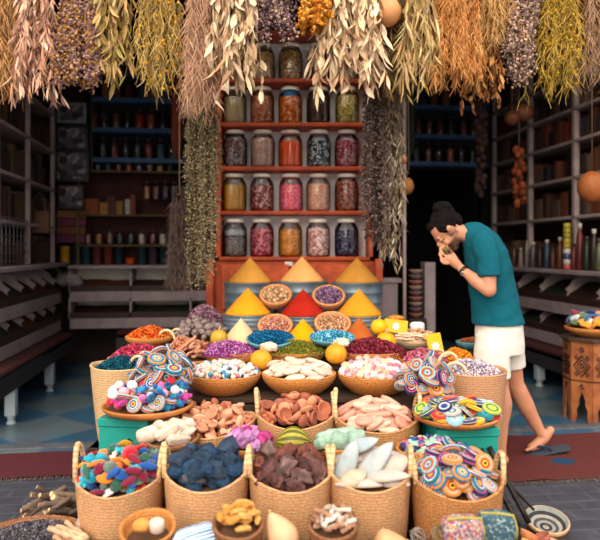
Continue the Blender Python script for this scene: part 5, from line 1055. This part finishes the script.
# wire rack of boxes, mask and bag on the photo-frame side
t = thing('wire_rack', 'dark wire rack standing on the side counter under the pale shelves', 'rack', (-1.66, 5.05, 1.12), PI / 2); b = MB()
for z in range(7): b.tube([(0, 0, .02 + z * .07), (1.0, 0, .02 + z * .07)], .004, 5)
for q in range(11): b.tube([(q * .1, 0, 0.0), (q * .1, 0, .45)], .004, 5)
b.build('grid', solid('wire_dark', '6f6a70', .4, .2, metal=.6), t)
pp = P(40, 222, 6.4); t = thing('paper_bag', 'tan paper bag with string handles hung on the pale shelves', 'bag', pp, .3); b = MB(); b.box(0, 0, 0, .17, .1, .22); b.build('body', solid('kraft', '6f4d3a', .9, .2), t, smooth=False, bevel=.01)
b = MB(); b.tube([(-.05, 0, .11), (-.03, 0, .25), (0, 0, .29), (.03, 0, .25), (.05, 0, .11)], .004, 5); b.build('handle', solid('string', '8a7260', .9), t)
pp = P(67, 283, 6.9); t = thing('carved_skull', 'pale horned animal skull lying on the corner of the bins', 'skull', (pp.x, pp.y, .99), .2); b = MB(); b.blob((0, 0, 0), (.13, .08, .075), 3, .35, 2, 8); b.blob((.08, -.03, -.03), (.09, .06, .05), 3, .3, 2, 5); b.build('bone', solid('old_bone', '8a7f7c', .8, .4, 14), t)
b = MB(); b.tube([(-.06, 0, .06), (-.12, -.02, .13), (-.06, -.04, .18), (.02, -.04, .17)], [.02, .017, .012, .005], 8); b.build('horn', solid('horn', '5c4c50', .6), t)
# cloth strips hanging from the ceiling
for px, y0, y1, D, wpx, c, lb in ((177, 40, 160, 5.6, 11, '5c2418', 'long red brown cloth strip hanging before the blue shelves'), (409, 55, 162, 6.2, 12, '1d2416', 'dark green cloth strip hanging over the doorway shelves')):
    A = P(px, y1, D); b = MB(); w_ = wpx * D / FPX; h = 3.7 - A.z; vs = []; n = 10
    for j in range(n + 1):
        for i in range(9): vs.append(((i / 8 - .5) * w_ * (1 if j else .2), .012 * math.sin(i * 1.7 + j * .3), h * j / n))
    b.add(vs, [(j * 9 + i, j * 9 + i + 1, (j + 1) * 9 + i + 1, (j + 1) * 9 + i) for j in range(n) for i in range(8)])
    o = b.build('hanging_cloth', solid('cloth_' + c, c, .9, .3, 10), loc=A, rot=(0, 0, RZ)); sm = o.modifiers.new('thick', 'SOLIDIFY'); sm.thickness = .004
    tag(o, lb, 'cloth')
for px, y0, y1, D, c, lb in ((481, 80, 195, 6.6, '4a3630', 'thick dark string of dried peppers hanging beside the doorway'), (519, 150, 205, 6.0, '7a3a20', 'string of rust dried pods hanging by the pale shelves'), (516, 60, 118, 6.3, '3a2c28', 'brown string of dried roots hanging above the man')):
    A = P(px, y1, D); b = MB(); r_ = random.Random(px); h = P(px, y0, D).z - A.z; q = 0
    while q < h:
        a = r_.uniform(0, 6.3); b.blob((.04 * math.cos(a), .04 * math.sin(a), q), (.035, .035, .045), 1, .3, 2, r_.random() * 50, jit(lin(c), .3, r_)); q += .022
    b.tube([(0, 0, 0), (0, 0, 3.7 - A.z)], .008, 5, lin('5a463a')); tag(b.build('dried_garland', clay, loc=A), lb, 'garland')
for i, (px, py, lb) in enumerate(((512, 118, 'smaller brown gourd on the shelf end above the man'), (524, 113, 'larger brown gourd on the shelf end above the man'))):
    t = thing('brown_gourd', lb, 'gourd', P(px, py, 6.0)); b = MB(); b.blob((0, 0, 0), (.07 + .02 * i, .07, .07 + .01 * i), 3, .1, 2, i, lin('6a3a22')); b.build('fruit', soft, t); b = MB(); b.tube([(0, 0, .06), (0, 0, 3.7 - P(px, py, 6.0).z)], .004, 5); b.build('cord', solid('cord', '6a5240', .9), t)
# ================================================================ dried plants hanging in front of the shop
leafm = colmat('dry_leaf', 0.8, 0.15, 40, 0.0, 60, 0.15, rand=0.0)
RAILZ = 3.0
def hang(name, px0, px1, ybot, D, kind, cols, label, n=24, L=0.07, W=0.016, seed=1, cat='dried plants', top=RAILZ, spread=1.0, flow=None, density=1.0, ragged=.2, taper=1.0, lean=0.0):
    r = random.Random(seed * 7 + int(px0)); base = Wz((px0 + px1) / 2, D, top); hw = (px1 - px0) / 2 * D / FPX; zb_ = zat(ybot, D) - top
    t = thing(name, label, cat, base, RZ); b = MB(); sb = MB(); up = Vector((0, 0, 1))
    for k in range(n):
        u = (k + .5) / n * 2 - 1; x0 = u * hw * .55 + r.uniform(-.1, .1) * hw; y0 = r.uniform(-.06, .06)
        x1 = (u * spread * taper + r.uniform(-.25, .25)) * hw * .95 + lean; y1 = r.uniform(-.1, .1) * 1.2
        ln = zb_ * (1 - ragged * r.random() - .25 * abs(u) ** 2 * (taper < 1)); pts = []; ph = r.uniform(0, 6); amp = hw * .12
        N = 9
        for q in range(N + 1):
            s_ = q / N; pts.append(Vector((x0 + (x1 - x0) * s_ + amp * math.sin(ph + s_ * 5) * s_, y0 + (y1 - y0) * s_ + .02 * math.sin(ph * 2 + s_ * 6), ln * s_)))
        sc = pick(cols, .15, r); sc = tuple(x * .7 for x in sc[:3]) + (1,)
        sb.tube(pts, [.0035 * (1 - .6 * q / N) for q in range(N + 1)], 3, sc, cap=False)
        seg = abs(ln); m = int(seg / (L * .5) * density)
        for q in range(m):
            s_ = .12 + .88 * (q + r.random()) / m; i = min(N - 1, int(s_ * N)); f = s_ * N - i; p0 = pts[i].lerp(pts[min(N, i + 1)], min(1, f))
            c = pick(cols, .2, r)
            if kind == 'leaf':
                d = Vector((r.uniform(-.55, .55), r.uniform(-.6, .4), -1)); b.leaf(p0, d, Vector((r.uniform(-1, 1), r.uniform(-1, 1), 0.1)), L * r.uniform(.6, 1.3), W * r.uniform(.6, 1.25), c, r.uniform(-.35, .35))
            elif kind == 'fine':
                d = Vector((r.uniform(-.7, .7), r.uniform(-.7, .5), -1)).normalized(); l_ = L * r.uniform(.5, 1.3); e = p0 + d * l_ * .5 + Vector((r.uniform(-.01, .01), 0, 0)); g = p0 + d * l_ + Vector((r.uniform(-.02, .02), r.uniform(-.02, .02), -.01))
                b.tube([p0, e, g], [W, W * .8, W * .4], 3, c, cap=False)
            elif kind == 'flower':
                p1 = p0 + Vector((r.uniform(-1, 1), r.uniform(-1, .6), r.uniform(-1, .4))) * L * .6; w_ = W * r.uniform(.6, 1.3)
                M = Matrix.Translation(p1) @ Euler((r.uniform(-2, 2), r.uniform(-2, 2), 0)).to_matrix().to_4x4()
                b.add([M @ Vector(v) for v in ((w_, 0, 0), (0, w_, 0), (-w_, 0, 0), (0, -w_, 0), (0, 0, w_ * .7), (0, 0, -w_ * .7))], [(0, 1, 4), (1, 2, 4), (2, 3, 4), (3, 0, 4), (1, 0, 5), (2, 1, 5), (3, 2, 5), (0, 3, 5)], c)
                b.tube([p0, p1], .0012, 3, sc, cap=False)
            if flow and r.random() < .3:
                fc = pick(flow, .15, r); w_ = .008 * r.uniform(.7, 1.4); p1 = p0 + Vector((r.uniform(-1, 1), r.uniform(-1, 0), r.uniform(-1, 0))) * .03
                b.add([p1 + Vector(v) for v in ((w_, 0, 0), (0, w_, 0), (-w_, 0, 0), (0, -w_, 0), (0, 0, w_), (0, 0, -w_))], [(0, 1, 4), (1, 2, 4), (2, 3, 4), (3, 0, 4), (1, 0, 5), (2, 1, 5), (3, 2, 5), (0, 3, 5)], fc)
    sb.build('stems', leafm, t); b.build('foliage', leafm, t, smooth=False)
    c = MB(); c.tube([(-hw * .3, 0, -.06), (0, -.05, -.06), (hw * .3, 0, -.06), (0, .05, -.06), (-hw * .3, 0, -.06)], .006, 6); c.tube([(0, 0, -.06), (0, 0, .03 if top == RAILZ else RAILZ - top + .03)], .004, 5); c.build('tie_cord', solid('twine', '9a7a50', .9), t)
    return t
# the rail they hang from
A = Wz(-60, 4.15, RAILZ + .05); B = Wz(680, 4.15, RAILZ + .05); rl = MB(); rl.tube([Vector((0, 0, 0)), (B - A) * .5, B - A], .022, 10)
for q in (.08, .5, .92): rl.tube([(B - A) * q, (B - A) * q + Vector((0, .45, .12))], .015, 8)
tag(rl.build('hanging_rail', solid('rail_wood', '5a4030', .7), loc=A), 'long wooden pole above the shop front that the dried plants hang from', 'rail')
rl = MB(); rl.tube([(0, 0, 0), B - A], .018, 8)
for q in (.08, .5, .92): rl.tube([(B - A) * q, (B - A) * q + Vector((0, .3, .1))], .012, 8)
tag(rl.build('hanging_rail', solid('rail_wood', '5a4030', .7), loc=A + Vector((0, .13, 0))), 'second wooden pole close behind the first, holding the darker bunches', 'rail')
PINK = ['d8a484', 'e0b494', 'c08c70', 'a07866', 'e4c0a4']; CREAM = ['e6c6a0', 'eed6b4', 'ccaa86', 'd6b692', 'a88a68']
hang('dried_bunch', -25, 22, 92, 4.1, 'fine', ['b07c4c', 'c8945c', '8f6238', 'd8a870'], 'wiry tan root bunch hanging at the shop corner', 42, .12, .0022, 1, density=3.2)
hang('dried_bunch', 12, 62, 98, 4.05, 'leaf', PINK, 'pinkish bunch of long curled leaves beside the wiry tan roots', 30, .10, .017, 2, density=1.6, ragged=.35)
hang('dried_bunch', 58, 103, 88, 4.1, 'flower', ['94747c', 'b08c7c', '7c5c60', 'c8a07c', 'a87c54'], 'mauve grey bunch of small dried blossoms next to the pinkish leaves', 52, .05, .0105, 3, density=2.6, ragged=.2, flow=['b8843c'])
hang('dried_bunch', 94, 136, 84, 4.1, 'leaf', ['a88c50', 'c49e64', '8c743c', 'ccaa74', 'b09c60'], 'olive bunch of broad pointed leaves beside the mauve blossoms', 25, .12, .026, 4, density=1.1, taper=.75, ragged=.35)
hang('dried_bunch', 132, 187, 92, 4.1, 'fine', ['b09450', 'c8a868', '8c7440', 'a48448'], 'yellow flowered bunch with thin straw stems', 42, .10, .0024, 5, density=1.9, flow=['e8a414', 'd89010', 'f0b828'], ragged=.35)
hang('dried_bunch', 184, 214, 112, 4.05, 'fine', ['b88c6c', 'd0a484', '9c7054', 'c49c80'], 'rosy tan bunch of hair-fine stems beside the cabinet top', 55, .11, .0019, 6, density=2.6, ragged=.3)
hang('dried_bunch', 206, 262, 92, 4.0, 'leaf', CREAM, 'big cream bunch of broad papery leaves over the cabinet corner of tan jars', 30, .12, .038, 7, density=1.15, ragged=.35)
hang('dried_bunch', 254, 296, 45, 4.05, 'flower', ['6c5458', '8c7074', 'a88c84', '54444c', 'c8a890'], 'short mauve bunch of small dark buds above the topmost jars', 32, .05, .010, 8, density=2.2, ragged=.5)
hang('dried_bunch', 300, 330, 32, 4.0, 'flower', ['c87c1c', 'd89430', 'a8601c', 'e0a850'], 'short ochre bunch of flat flower heads above the topmost jars', 30, .04, .014, 9, density=3.2, ragged=.15)
hang('dried_bunch', 314, 386, 90, 4.0, 'leaf', CREAM + ['e8caa0'], 'widest cream bunch of curled papery leaves over the red pepper jars', 47, .12, .034, 10, density=1.25, ragged=.4)
hang('dried_bunch', 382, 412, 108, 4.2, 'leaf', ['6c5434', '8c7048', '54402c', 'a08458'], 'brown olive leaf bunch hanging between the gourd and the dark garland', 22, .09, .018, 11, density=1.5, ragged=.4)
hang('dried_bunch', 400, 440, 85, 4.05, 'leaf', ['ccaa74', 'bc9a60', 'd8b888', 'a08450', 'b09a64'], 'pale straw green bunch of long narrow pods', 37, .15, .017, 12, density=1.0, ragged=.3)
hang('dried_bunch', 430, 484, 84, 4.05, 'fine', ['c88444', 'd89858', 'a86830', 'e0a868'], 'wide orange tan bunch of feathery seed heads', 57, .06, .0026, 13, density=2.6, ragged=.2)
hang('dried_bunch', 460, 500, 112, 4.2, 'leaf', ['8c5830', 'a87040', '6c4024', 'c08850'], 'russet leaf bunch hanging lower behind the feathery seed heads', 27, .07, .026, 14, density=1.3, ragged=.4)
hang('dried_bunch', 478, 520, 46, 4.08, 'fine', ['c8985c', 'dcb078', 'a87c44'], 'short golden tan bunch of stiff twigs', 42, .07, .0028, 15, density=2.6)
hang('dried_bunch', 506, 550, 86, 4.05, 'flower', ['a08474', 'bc9c88', '86695c', 'd0b098', '745c50'], 'fluffy mauve white bunch tapering to the tip', 50, .045, .0095, 16, density=3.0, taper=.6, ragged=.25, lean=-.06)
hang('dried_bunch', 536, 584, 95, 4.08, 'fine', ['a8883c', 'c09c44', '8c7030', 'c8a850'], 'golden yellow bunch with curled ends over the tin shelves', 45, .09, .0027, 17, density=1.9, flow=['c8961c', 'd8a824'], ragged=.45)
hang('dried_bunch', 578, 622, 78, 4.05, 'fine', ['a88464', 'c49c7c', '8c6c50'], 'dull brown bunch of hair-fine stems at the end of the rail', 45, .11, .002, 18, density=2.2)
hang('long_garland', 184, 218, 292, 4.35, 'flower', ['75684c', '5e533c', '8f7d5c', '494031', 'a08f6c'], 'long olive brown herb garland hanging down one side of the cabinet', 57, .05, .0065, 20, cat='garland', density=3.2, ragged=.45)
hang('long_garland', 168, 191, 288, 4.6, 'fine', ['4c3c34', '64524a', '3c302c'], 'thin dark garland behind the olive brown one', 25, .06, .0022, 21, cat='garland', density=2.4, top=1.75, ragged=.1, spread=.9)
hang('long_garland', 364, 386, 250, 4.4, 'flower', ['4c3c34', '64504a', '3c302c', '7c6a60'], 'dark brown bushy garland close beside the jar cabinet', 42, .05, .0085, 22, cat='garland', density=2.4, ragged=.35)
hang('long_garland', 376, 404, 268, 4.45, 'leaf', ['8c7860', 'a8947c', '6c5c4c', 'c4b49c', '584a3e'], 'grey brown spiky garland ending in pale tips by the thin pole', 32, .07, .012, 23, cat='garland', density=1.7, ragged=.35)
fruit(388, 8, 4.05, .085, .12, 'd0905c', 'smooth orange tan gourd hanging between the cream leaves and the pods', 'hanging_gourd', 0.0)
# ================================================================ the man
PD = 4.0
MAN = thing('person', 'bearded man with hair bun, teal T-shirt and cream shorts, smelling something in his hand', 'person', Wz(480, PD, 0), RZ)
def Q(px, py, dy=0.0):
    d = PD + dy; return Vector(((px - 300) / FPX * d - 180 / FPX * PD, dy, CAMZ - (py - HOR) / FPX * d))
def remesh(b, name, mat, voxel, smooth=3, colf=None, wr=None, parent=None):
    me = b.mesh(name + '_raw', [mat]); o = bpy.data.objects.new(name, me); C.objects.link(o)
    m = o.modifiers.new('r', 'REMESH'); m.mode = 'VOXEL'; m.voxel_size = voxel
    if smooth: s_ = o.modifiers.new('s', 'SMOOTH'); s_.factor = .5; s_.iterations = smooth
    dg = bpy.context.evaluated_depsgraph_get(); dg.update(); new = bpy.data.meshes.new_from_object(o.evaluated_get(dg)); o.modifiers.clear(); o.data = new; new.name = name
    bpy.data.meshes.remove(me)
    if wr:
        for v in new.vertices: v.co = v.co + wr(v.co, v.normal)
    new.polygons.foreach_set('use_smooth', [True] * len(new.polygons)); new.materials.clear(); new.materials.append(mat)
    if colf:
        ca = new.color_attributes.new('Col', 'FLOAT_COLOR', 'POINT'); buf = []
        for v in new.vertices: buf += list(colf(v.co))
        ca.data.foreach_set('color', buf)
    o.parent = parent or MAN; return o
def limb(b, pts, rs, flat=1.0, n=14):
    """a tapering limb through the joints, round at the ends"""
    P_, R_ = [], []
    for i in range(len(pts) - 1):
        for k in range(6): t = k / 6; P_.append(pts[i].lerp(pts[i + 1], t)); tt = t * t * (3 - 2 * t); R_.append(rs[i] * (1 - tt) + rs[i + 1] * tt)
    P_.append(pts[-1]); R_.append(rs[-1]); b.tube(P_, R_, n, flat=flat)
    for p_, r_ in ((pts[0], rs[0]), (pts[-1], rs[-1])): b.blob(p_, (r_,) * 3, 2)
def loft(b, rings, n=28):
    vs, fs = [], []
    for c, rx, ry, tl in rings:
        for i in range(n):
            a = 2 * PI * i / n; vs.append(c + Vector((rx * math.cos(a), ry * math.sin(a), tl * math.cos(a))))
    for k in range(len(rings) - 1):
        for i in range(n): j = (i + 1) % n; fs.append((k * n + i, k * n + j, (k + 1) * n + j, (k + 1) * n + i))
    fs += [tuple(range(n - 1, -1, -1)), tuple(range((len(rings) - 1) * n, len(rings) * n))]; b.add(vs, fs)
hu, hf, hl = Vector((-.86, 0, .51)).normalized(), Vector((-.51, 0, -.86)).normalized(), Vector((0, 1, 0))
hc = Q(447.5, 230)
HM = Matrix((hf, hl, hu)).transposed()          # head frame: x forward, y sideways, z up
def H(f, l, u): return hc + hf * f + hl * l + hu * u
def hb(b, f, l, u, rf, rl, ru, **k): b.blob(H(f, l, u), (rf, rl, ru), 3, M=HM.to_4x4(), **k)
B_ = MB()
hb(B_, -.012, 0, .028, .096, .074, .09); hb(B_, .03, 0, -.03, .06, .06, .075); hb(B_, .042, 0, -.07, .042, .046, .036); hb(B_, .068, 0, -.095, .024, .028, .02)
hb(B_, .098, 0, -.012, .022, .011, .03); hb(B_, .116, 0, -.026, .015, .014, .011); hb(B_, .078, 0, .028, .016, .05, .012)
for s_ in (-1, 1):
    hb(B_, .106, s_ * .011, -.028, .01, .008, .007); hb(B_, .066, s_ * .036, -.03, .022, .02, .022); hb(B_, .078, s_ * .03, .006, .011, .015, .008)
    hb(B_, -.002, s_ * .08, .0, .02, .009, .033); hb(B_, .012, s_ * .074, -.012, .014, .01, .018)
hb(B_, .088, 0, -.058, .012, .024, .006); hb(B_, .084, 0, -.068, .013, .022, .006)
limb(B_, [H(-.02, 0, -.03), Q(461, 233.5), Q(472, 236)], [.055, .056, .06])
loft(B_, [(Q(472, 234), .045, .06, 0), (Q(477, 239), .07, .13, 0), (Q(484, 250), .1, .15, 0), (Q(487, 268), .11, .145, 0), (Q(491, 288), .11, .13, 0), (Q(497, 315), .105, .13, 0), (Q(499, 338), .105, .13, 0), (Q(500, 350), .09, .12, 0)])
# near arm raised to the nose, far arm hanging
limb(B_, [Q(484, 242, -.165), Q(488, 268, -.2), Q(489, 290, -.22)], [.056, .048, .043]); limb(B_, [Q(489, 290, -.22), Q(477, 281.5, -.185), Q(466, 272.5, -.13), Q(461.5, 268.5, -.105)], [.042, .04, .029, .026])
limb(B_, [Q(461.5, 268.5, -.105), Q(455, 262.5, -.085), Q(449.5, 258.5, -.065)], [.025, .033, .03], flat=.75)
FG = [([(450.5, 255.5, -.05), (445.5, 250.5, -.035), (442.5, 247, -.02), (444.0, 244.6, -.01)], .0095), ([(448, 257.5, -.06), (442.5, 253.5, -.055), (440.2, 249.5, -.04), (441.5, 246.6, -.025)], .0098), ([(447.5, 260.5, -.07), (442, 258.5, -.075), (439.6, 254.5, -.065), (440.5, 251, -.05)], .0092), ([(448.5, 263.5, -.08), (444, 263.5, -.09), (441, 260.5, -.085), (441.2, 257.2, -.075)], .0082), ([(456.5, 259, -.1), (452.5, 253.0, -.085), (449.5, 249.5, -.06), (447.0, 247.2, -.035)], .0108)]
for pts, r_ in FG: limb(B_, [Q(*q) for q in pts], [r_ * 1.1, r_ * 1.05, r_, r_ * .8], n=10)
limb(B_, [Q(484, 242, .165), Q(489, 268, .19), Q(491, 292, .2), Q(487, 315, .185), Q(485, 330, .175)], [.056, .048, .043, .036, .026]); limb(B_, [Q(485, 330, .175), Q(485, 340, .175), Q(484, 349, .17)], [.03, .036, .02], flat=.6)
for k in range(4): limb(B_, [Q(482 + k * 2.2, 345, .17), Q(481 + k * 2.2, 352, .168), Q(482 + k * 2.0, 357, .16)], [.0095, .009, .007], n=8)
limb(B_, [Q(489, 338, .15), Q(491, 346, .14)], [.011, .009], n=8)
# legs and feet
limb(B_, [Q(496, 344, -.075), Q(497, 365, -.095), Q(499.5, 388, -.1), Q(502.5, 404, -.1), Q(501, 428, -.1), Q(500.5, 448, -.1), Q(501, 457, -.1)], [.075, .07, .056, .058, .042, .034, .034])
limb(B_, [Q(503.5, 459.5, -.1), Q(496, 460, -.105), Q(488, 463, -.115)], [.032, .033, .026], flat=.8)
for k in range(5): limb(B_, [Q(489, 463.2, -.145 + k * .017), Q(484.5 + (abs(k - 1.2)) * .8, 465.3, -.152 + k * .0185)], [.0125 if k else .014, .0105 if k > 1 else .0115], n=8)
limb(B_, [Q(504, 344, .075), Q(510, 362, .1), Q(515.5, 385, .11), Q(524, 402, .12), Q(533, 419, .13), Q(540.5, 432, .13), Q(543, 436, .13)], [.075, .07, .056, .056, .043, .033, .033])
limb(B_, [Q(550.5, 430, .13), Q(544, 438, .13), Q(536.5, 444.5, .125), Q(531, 447.5, .12)], [.026, .034, .032, .025])
for k in range(5): limb(B_, [Q(532, 448, .088 + k * .018), Q(526.5 + k * .8, 450, .084 + k * .018)], [.0125, .0105], n=8)
skin = lin('c98f6f'); skin2 = lin('b87858'); beard = lin('38261f'); lip = lin('a8604c'); lid = lin('5a3a2c')
def bodycol(p_):
    d = p_ - hc; f, l, u = d.dot(hf), d.dot(hl), d.dot(hu); t = .5 + .5 * noise.noise(p_ * 9); c = [skin[i] * t + skin2[i] * (1 - t) for i in range(3)]
    if d.length < .17 and f > -.02:
        w_ = 0
        if u < -.035 and f > .0: w_ = min(1, (-.035 - u) / .018) * min(1, max(0, (f + .0) / .02))
        if -.052 < u < -.04 and f > .08 and abs(l) < .03: w_ = max(w_, .8)
        if abs(l) > .045 and f < .035 and -.06 < u < .01: w_ = max(w_, .55)
        if f > .089 and -.072 < u < -.053 and abs(l) < .022: c = list(lip[:3]); w_ *= .2
        w_ *= .82 + .3 * noise.noise(p_ * 160)
        for q in (-1, 1):
            if abs(u - .0) < .0035 and abs(abs(l) - .03) < .016 and f > .06: c = list(lid[:3])
        c = [c[i] * (1 - w_) + beard[i] * w_ for i in range(3)]
    return (c[0], c[1], c[2], 1)
skinm = colmat('skin', .5, .08, 30, .12, 120, .4, rand=0)
remesh(B_, 'body', skinm, .0055, 2, bodycol)
# hair, gathered in a bun
B_ = MB(); hb(B_, -.034, 0, .045, .09, .083, .086); hb(B_, -.07, 0, .0, .05, .066, .06); hb(B_, .03, 0, .098, .032, .052, .024)
for s_ in (-1, 1): hb(B_, -.01, s_ * .058, .045, .055, .026, .05); hb(B_, .012, s_ * .072, .022, .012, .008, .026)
B_.blob(Q(442.5, 208), (.062, .055, .042), 3, .3, 2.5, 4); B_.blob(Q(446, 210.5), (.035, .035, .03), 3)
hairm = solid('dark_hair', '17100f', .85, .4, 40, .8, 160, col2='0a0707', spec=.12)
remesh(B_, 'hair', hairm, .006, 1, wr=lambda c, n_: n_ * (.007 * noise.noise(Vector((c.x * 45, c.y * 60, c.z * 45))) + .003 * noise.noise(c * 130)))
bb = MB()
for s_ in (-1, 1): bb.tube([H(.086, s_ * .014, .026), H(.089, s_ * .028, .031), H(.077, s_ * .046, .027)], [.0045, .0055, .003], 6)
bb.build('eyebrow', hairm, MAN)
# T-shirt
B_ = MB(); loft(B_, [(Q(469, 228.5), .05, .062, .03), (Q(473, 230.5), .075, .11, .02), (Q(479, 237), .105, .165, .01), (Q(485, 250), .126, .19, 0), (Q(488, 266), .137, .178, 0), (Q(491.5, 284), .14, .168, 0), (Q(495, 302), .144, .168, 0), (Q(498, 323), .153, .184, .004)], 36)
B_.blob(Q(474, 230.5), (.075, .075, .055), 3); B_.blob(Q(480, 234), (.07, .13, .05), 3); B_.blob(Q(469.5, 230), (.048, .066, .05), 3)
for s_, pt in ((-1, ((483.5, 243), (488.5, 258), (489.5, 277))), (1, ((483.5, 243), (489, 258), (490, 277)))):
    a_, b_, c_ = (Q(*pt[0], s_ * .165), Q(*pt[1], s_ * .195), Q(*pt[2], s_ * .212)); B_.tube([a_, a_.lerp(b_, .5), b_, b_.lerp(c_, .5), c_], [.074, .073, .069, .066, .0645], 20); B_.blob(a_, (.074, .068, .074), 3)
teal_s = solid('teal_cotton', '0c5866', .9, .12, 6, .25, 160, spec=.15)
def wrinkle(c, n_):
    k = .0065 * noise.noise(Vector((c.x * 9 + c.z * 7, c.y * 8, c.z * 13 - c.x * 8))) + .003 * noise.noise(c * 28); return n_ * k
remesh(B_, 'shirt', teal_s, .0075, 2, wr=wrinkle)
hm = MB(); n = 40; ctr = Q(498, 322.5); pts = [ctr + Vector((.151 * math.cos(2 * PI * i / n), .182 * math.sin(2 * PI * i / n), .004 * math.cos(2 * PI * i / n))) for i in range(n + 1)]; hm.tube(pts, .0032, 6)
hm.build('hem', teal_s, MAN)
# shorts
B_ = MB(); loft(B_, [(Q(497.5, 316), .125, .152, 0), (Q(499, 325), .14, .168, 0), (Q(499.5, 342), .147, .178, 0), (Q(500, 352), .143, .172, 0)], 32)
B_.tube([Q(492.5, 335, -.085), Q(492, 350, -.09), Q(492, 366, -.095), Q(493, 378, -.095)], [.1, .108, .107, .106], 24); B_.tube([Q(505, 335, .085), Q(507, 348, .09), Q(508.5, 358, .095), Q(509.5, 367, .1)], [.1, .104, .1, .098], 24)
remesh(B_, 'shorts', solid('cream_cotton', 'dcd6ca', .9, .08, 6, .2, 120, spec=.1), .0075, 2, wr=lambda c, n_: n_ * (.006 * noise.noise(Vector((c.x * 14, c.y * 12, c.z * 6))) + .002 * noise.noise(c * 30)))
# watch, sandals
wdir = (Q(477, 281.5, -.185) - Q(461.5, 268.5, -.105)).normalized(); wc = Q(463.6, 270.4, -.116); u1 = wdir.orthogonal().normalized(); u2 = wdir.cross(u1)
b = MB(); b.tube([wc + (u1 * math.cos(t_) + u2 * math.sin(t_)) * .031 for t_ in [2 * PI * i / 18 for i in range(19)]], .005, 6, flat=1.0)
b.tube([wc + wdir * .013 + (u1 * math.cos(t_) + u2 * math.sin(t_)) * .033 for t_ in [2 * PI * i / 18 for i in range(19)]], .0035, 6); b.build('watch_strap', solid('black_leather', '1a1614', .5), MAN)
b = MB(); b.lathe([(.001, -.004), (.015, -.004), (.015, .004), (.012, .006), (.001, .006)], 18); dirc = (Vector((-.35, -.75, -.5))).normalized(); b.build('watch_case', solid('steel', 'b8b8b8', .25, .1, metal=.9), MAN, loc=wc + dirc * .033, rot=dirc.to_track_quat('Z', 'Y').to_euler())
def sandal(heel, toe, wdt, sgn):
    d = toe - heel; L = d.length; b = MB(); n = 20; ax = d.normalized(); sd = Vector((0, 1, 0)); up = ax.cross(sd); up = up if up.z > 0 else -up; top, bot = [], []
    out = []
    for i in range(n + 1): t_ = i / n; w_ = wdt * (.36 + .16 * t_ + .1 * math.sin(PI * t_)) * (min(1, t_ / .07) ** .5 if t_ < .07 else 1) * (min(1, (1 - t_) / .14) ** .5 if t_ > .86 else 1); out.append((t_, max(w_, .004)))
    loop = [(t_, w_) for t_, w_ in out] + [(t_, -w_) for t_, w_ in reversed(out)]; m_ = len(loop)
    vs = [heel + d * t_ + sd * w_ for t_, w_ in loop] + [heel + d * t_ + sd * w_ - up * .016 for t_, w_ in loop]
    b.add(vs, [tuple(range(m_)), tuple(range(2 * m_ - 1, m_ - 1, -1))] + [(k, k + m_, (k + 1) % m_ + m_, (k + 1) % m_) for k in range(m_)])
    s_ = b.build('sandal_sole', solid('sole_rubber', '3d4650', .8, .2), MAN, smooth=False)
    b = MB(); a = heel + d * .83 + up * .004
    for q in (-1, 1): b.tube([a, heel + d * .72 + sd * (q * .03) + up * .036, heel + d * .55 + sd * (q * wdt * .5) + up * .03, heel + d * .47 + sd * (q * wdt * .5) + up * .0], [.006, .008, .009, .007], 6, flat=.6)
    b.build('sandal_strap', solid('navy_rubber', '1f3350', .6), MAN)
sandal(Q(508, 465.2, -.1), Q(481, 465.5, -.12), .1, 1); sandal(Q(570, 445.5, .13), Q(524.5, 452.6, .12), .1, 1)
b = MB(); b.blob((0, 0, 0), (.016, .012, .02), 3, .2, 2, 3); tag(b.build('green_fig', solid('fig_green', '5f6a1e', .5, .3, 40), loc=MAN.matrix_basis @ Q(445.6, 249.2, -.035), rot=(.3, .5, 0)), "small green fruit pinched between the man's fingers under his nose", 'fruit')
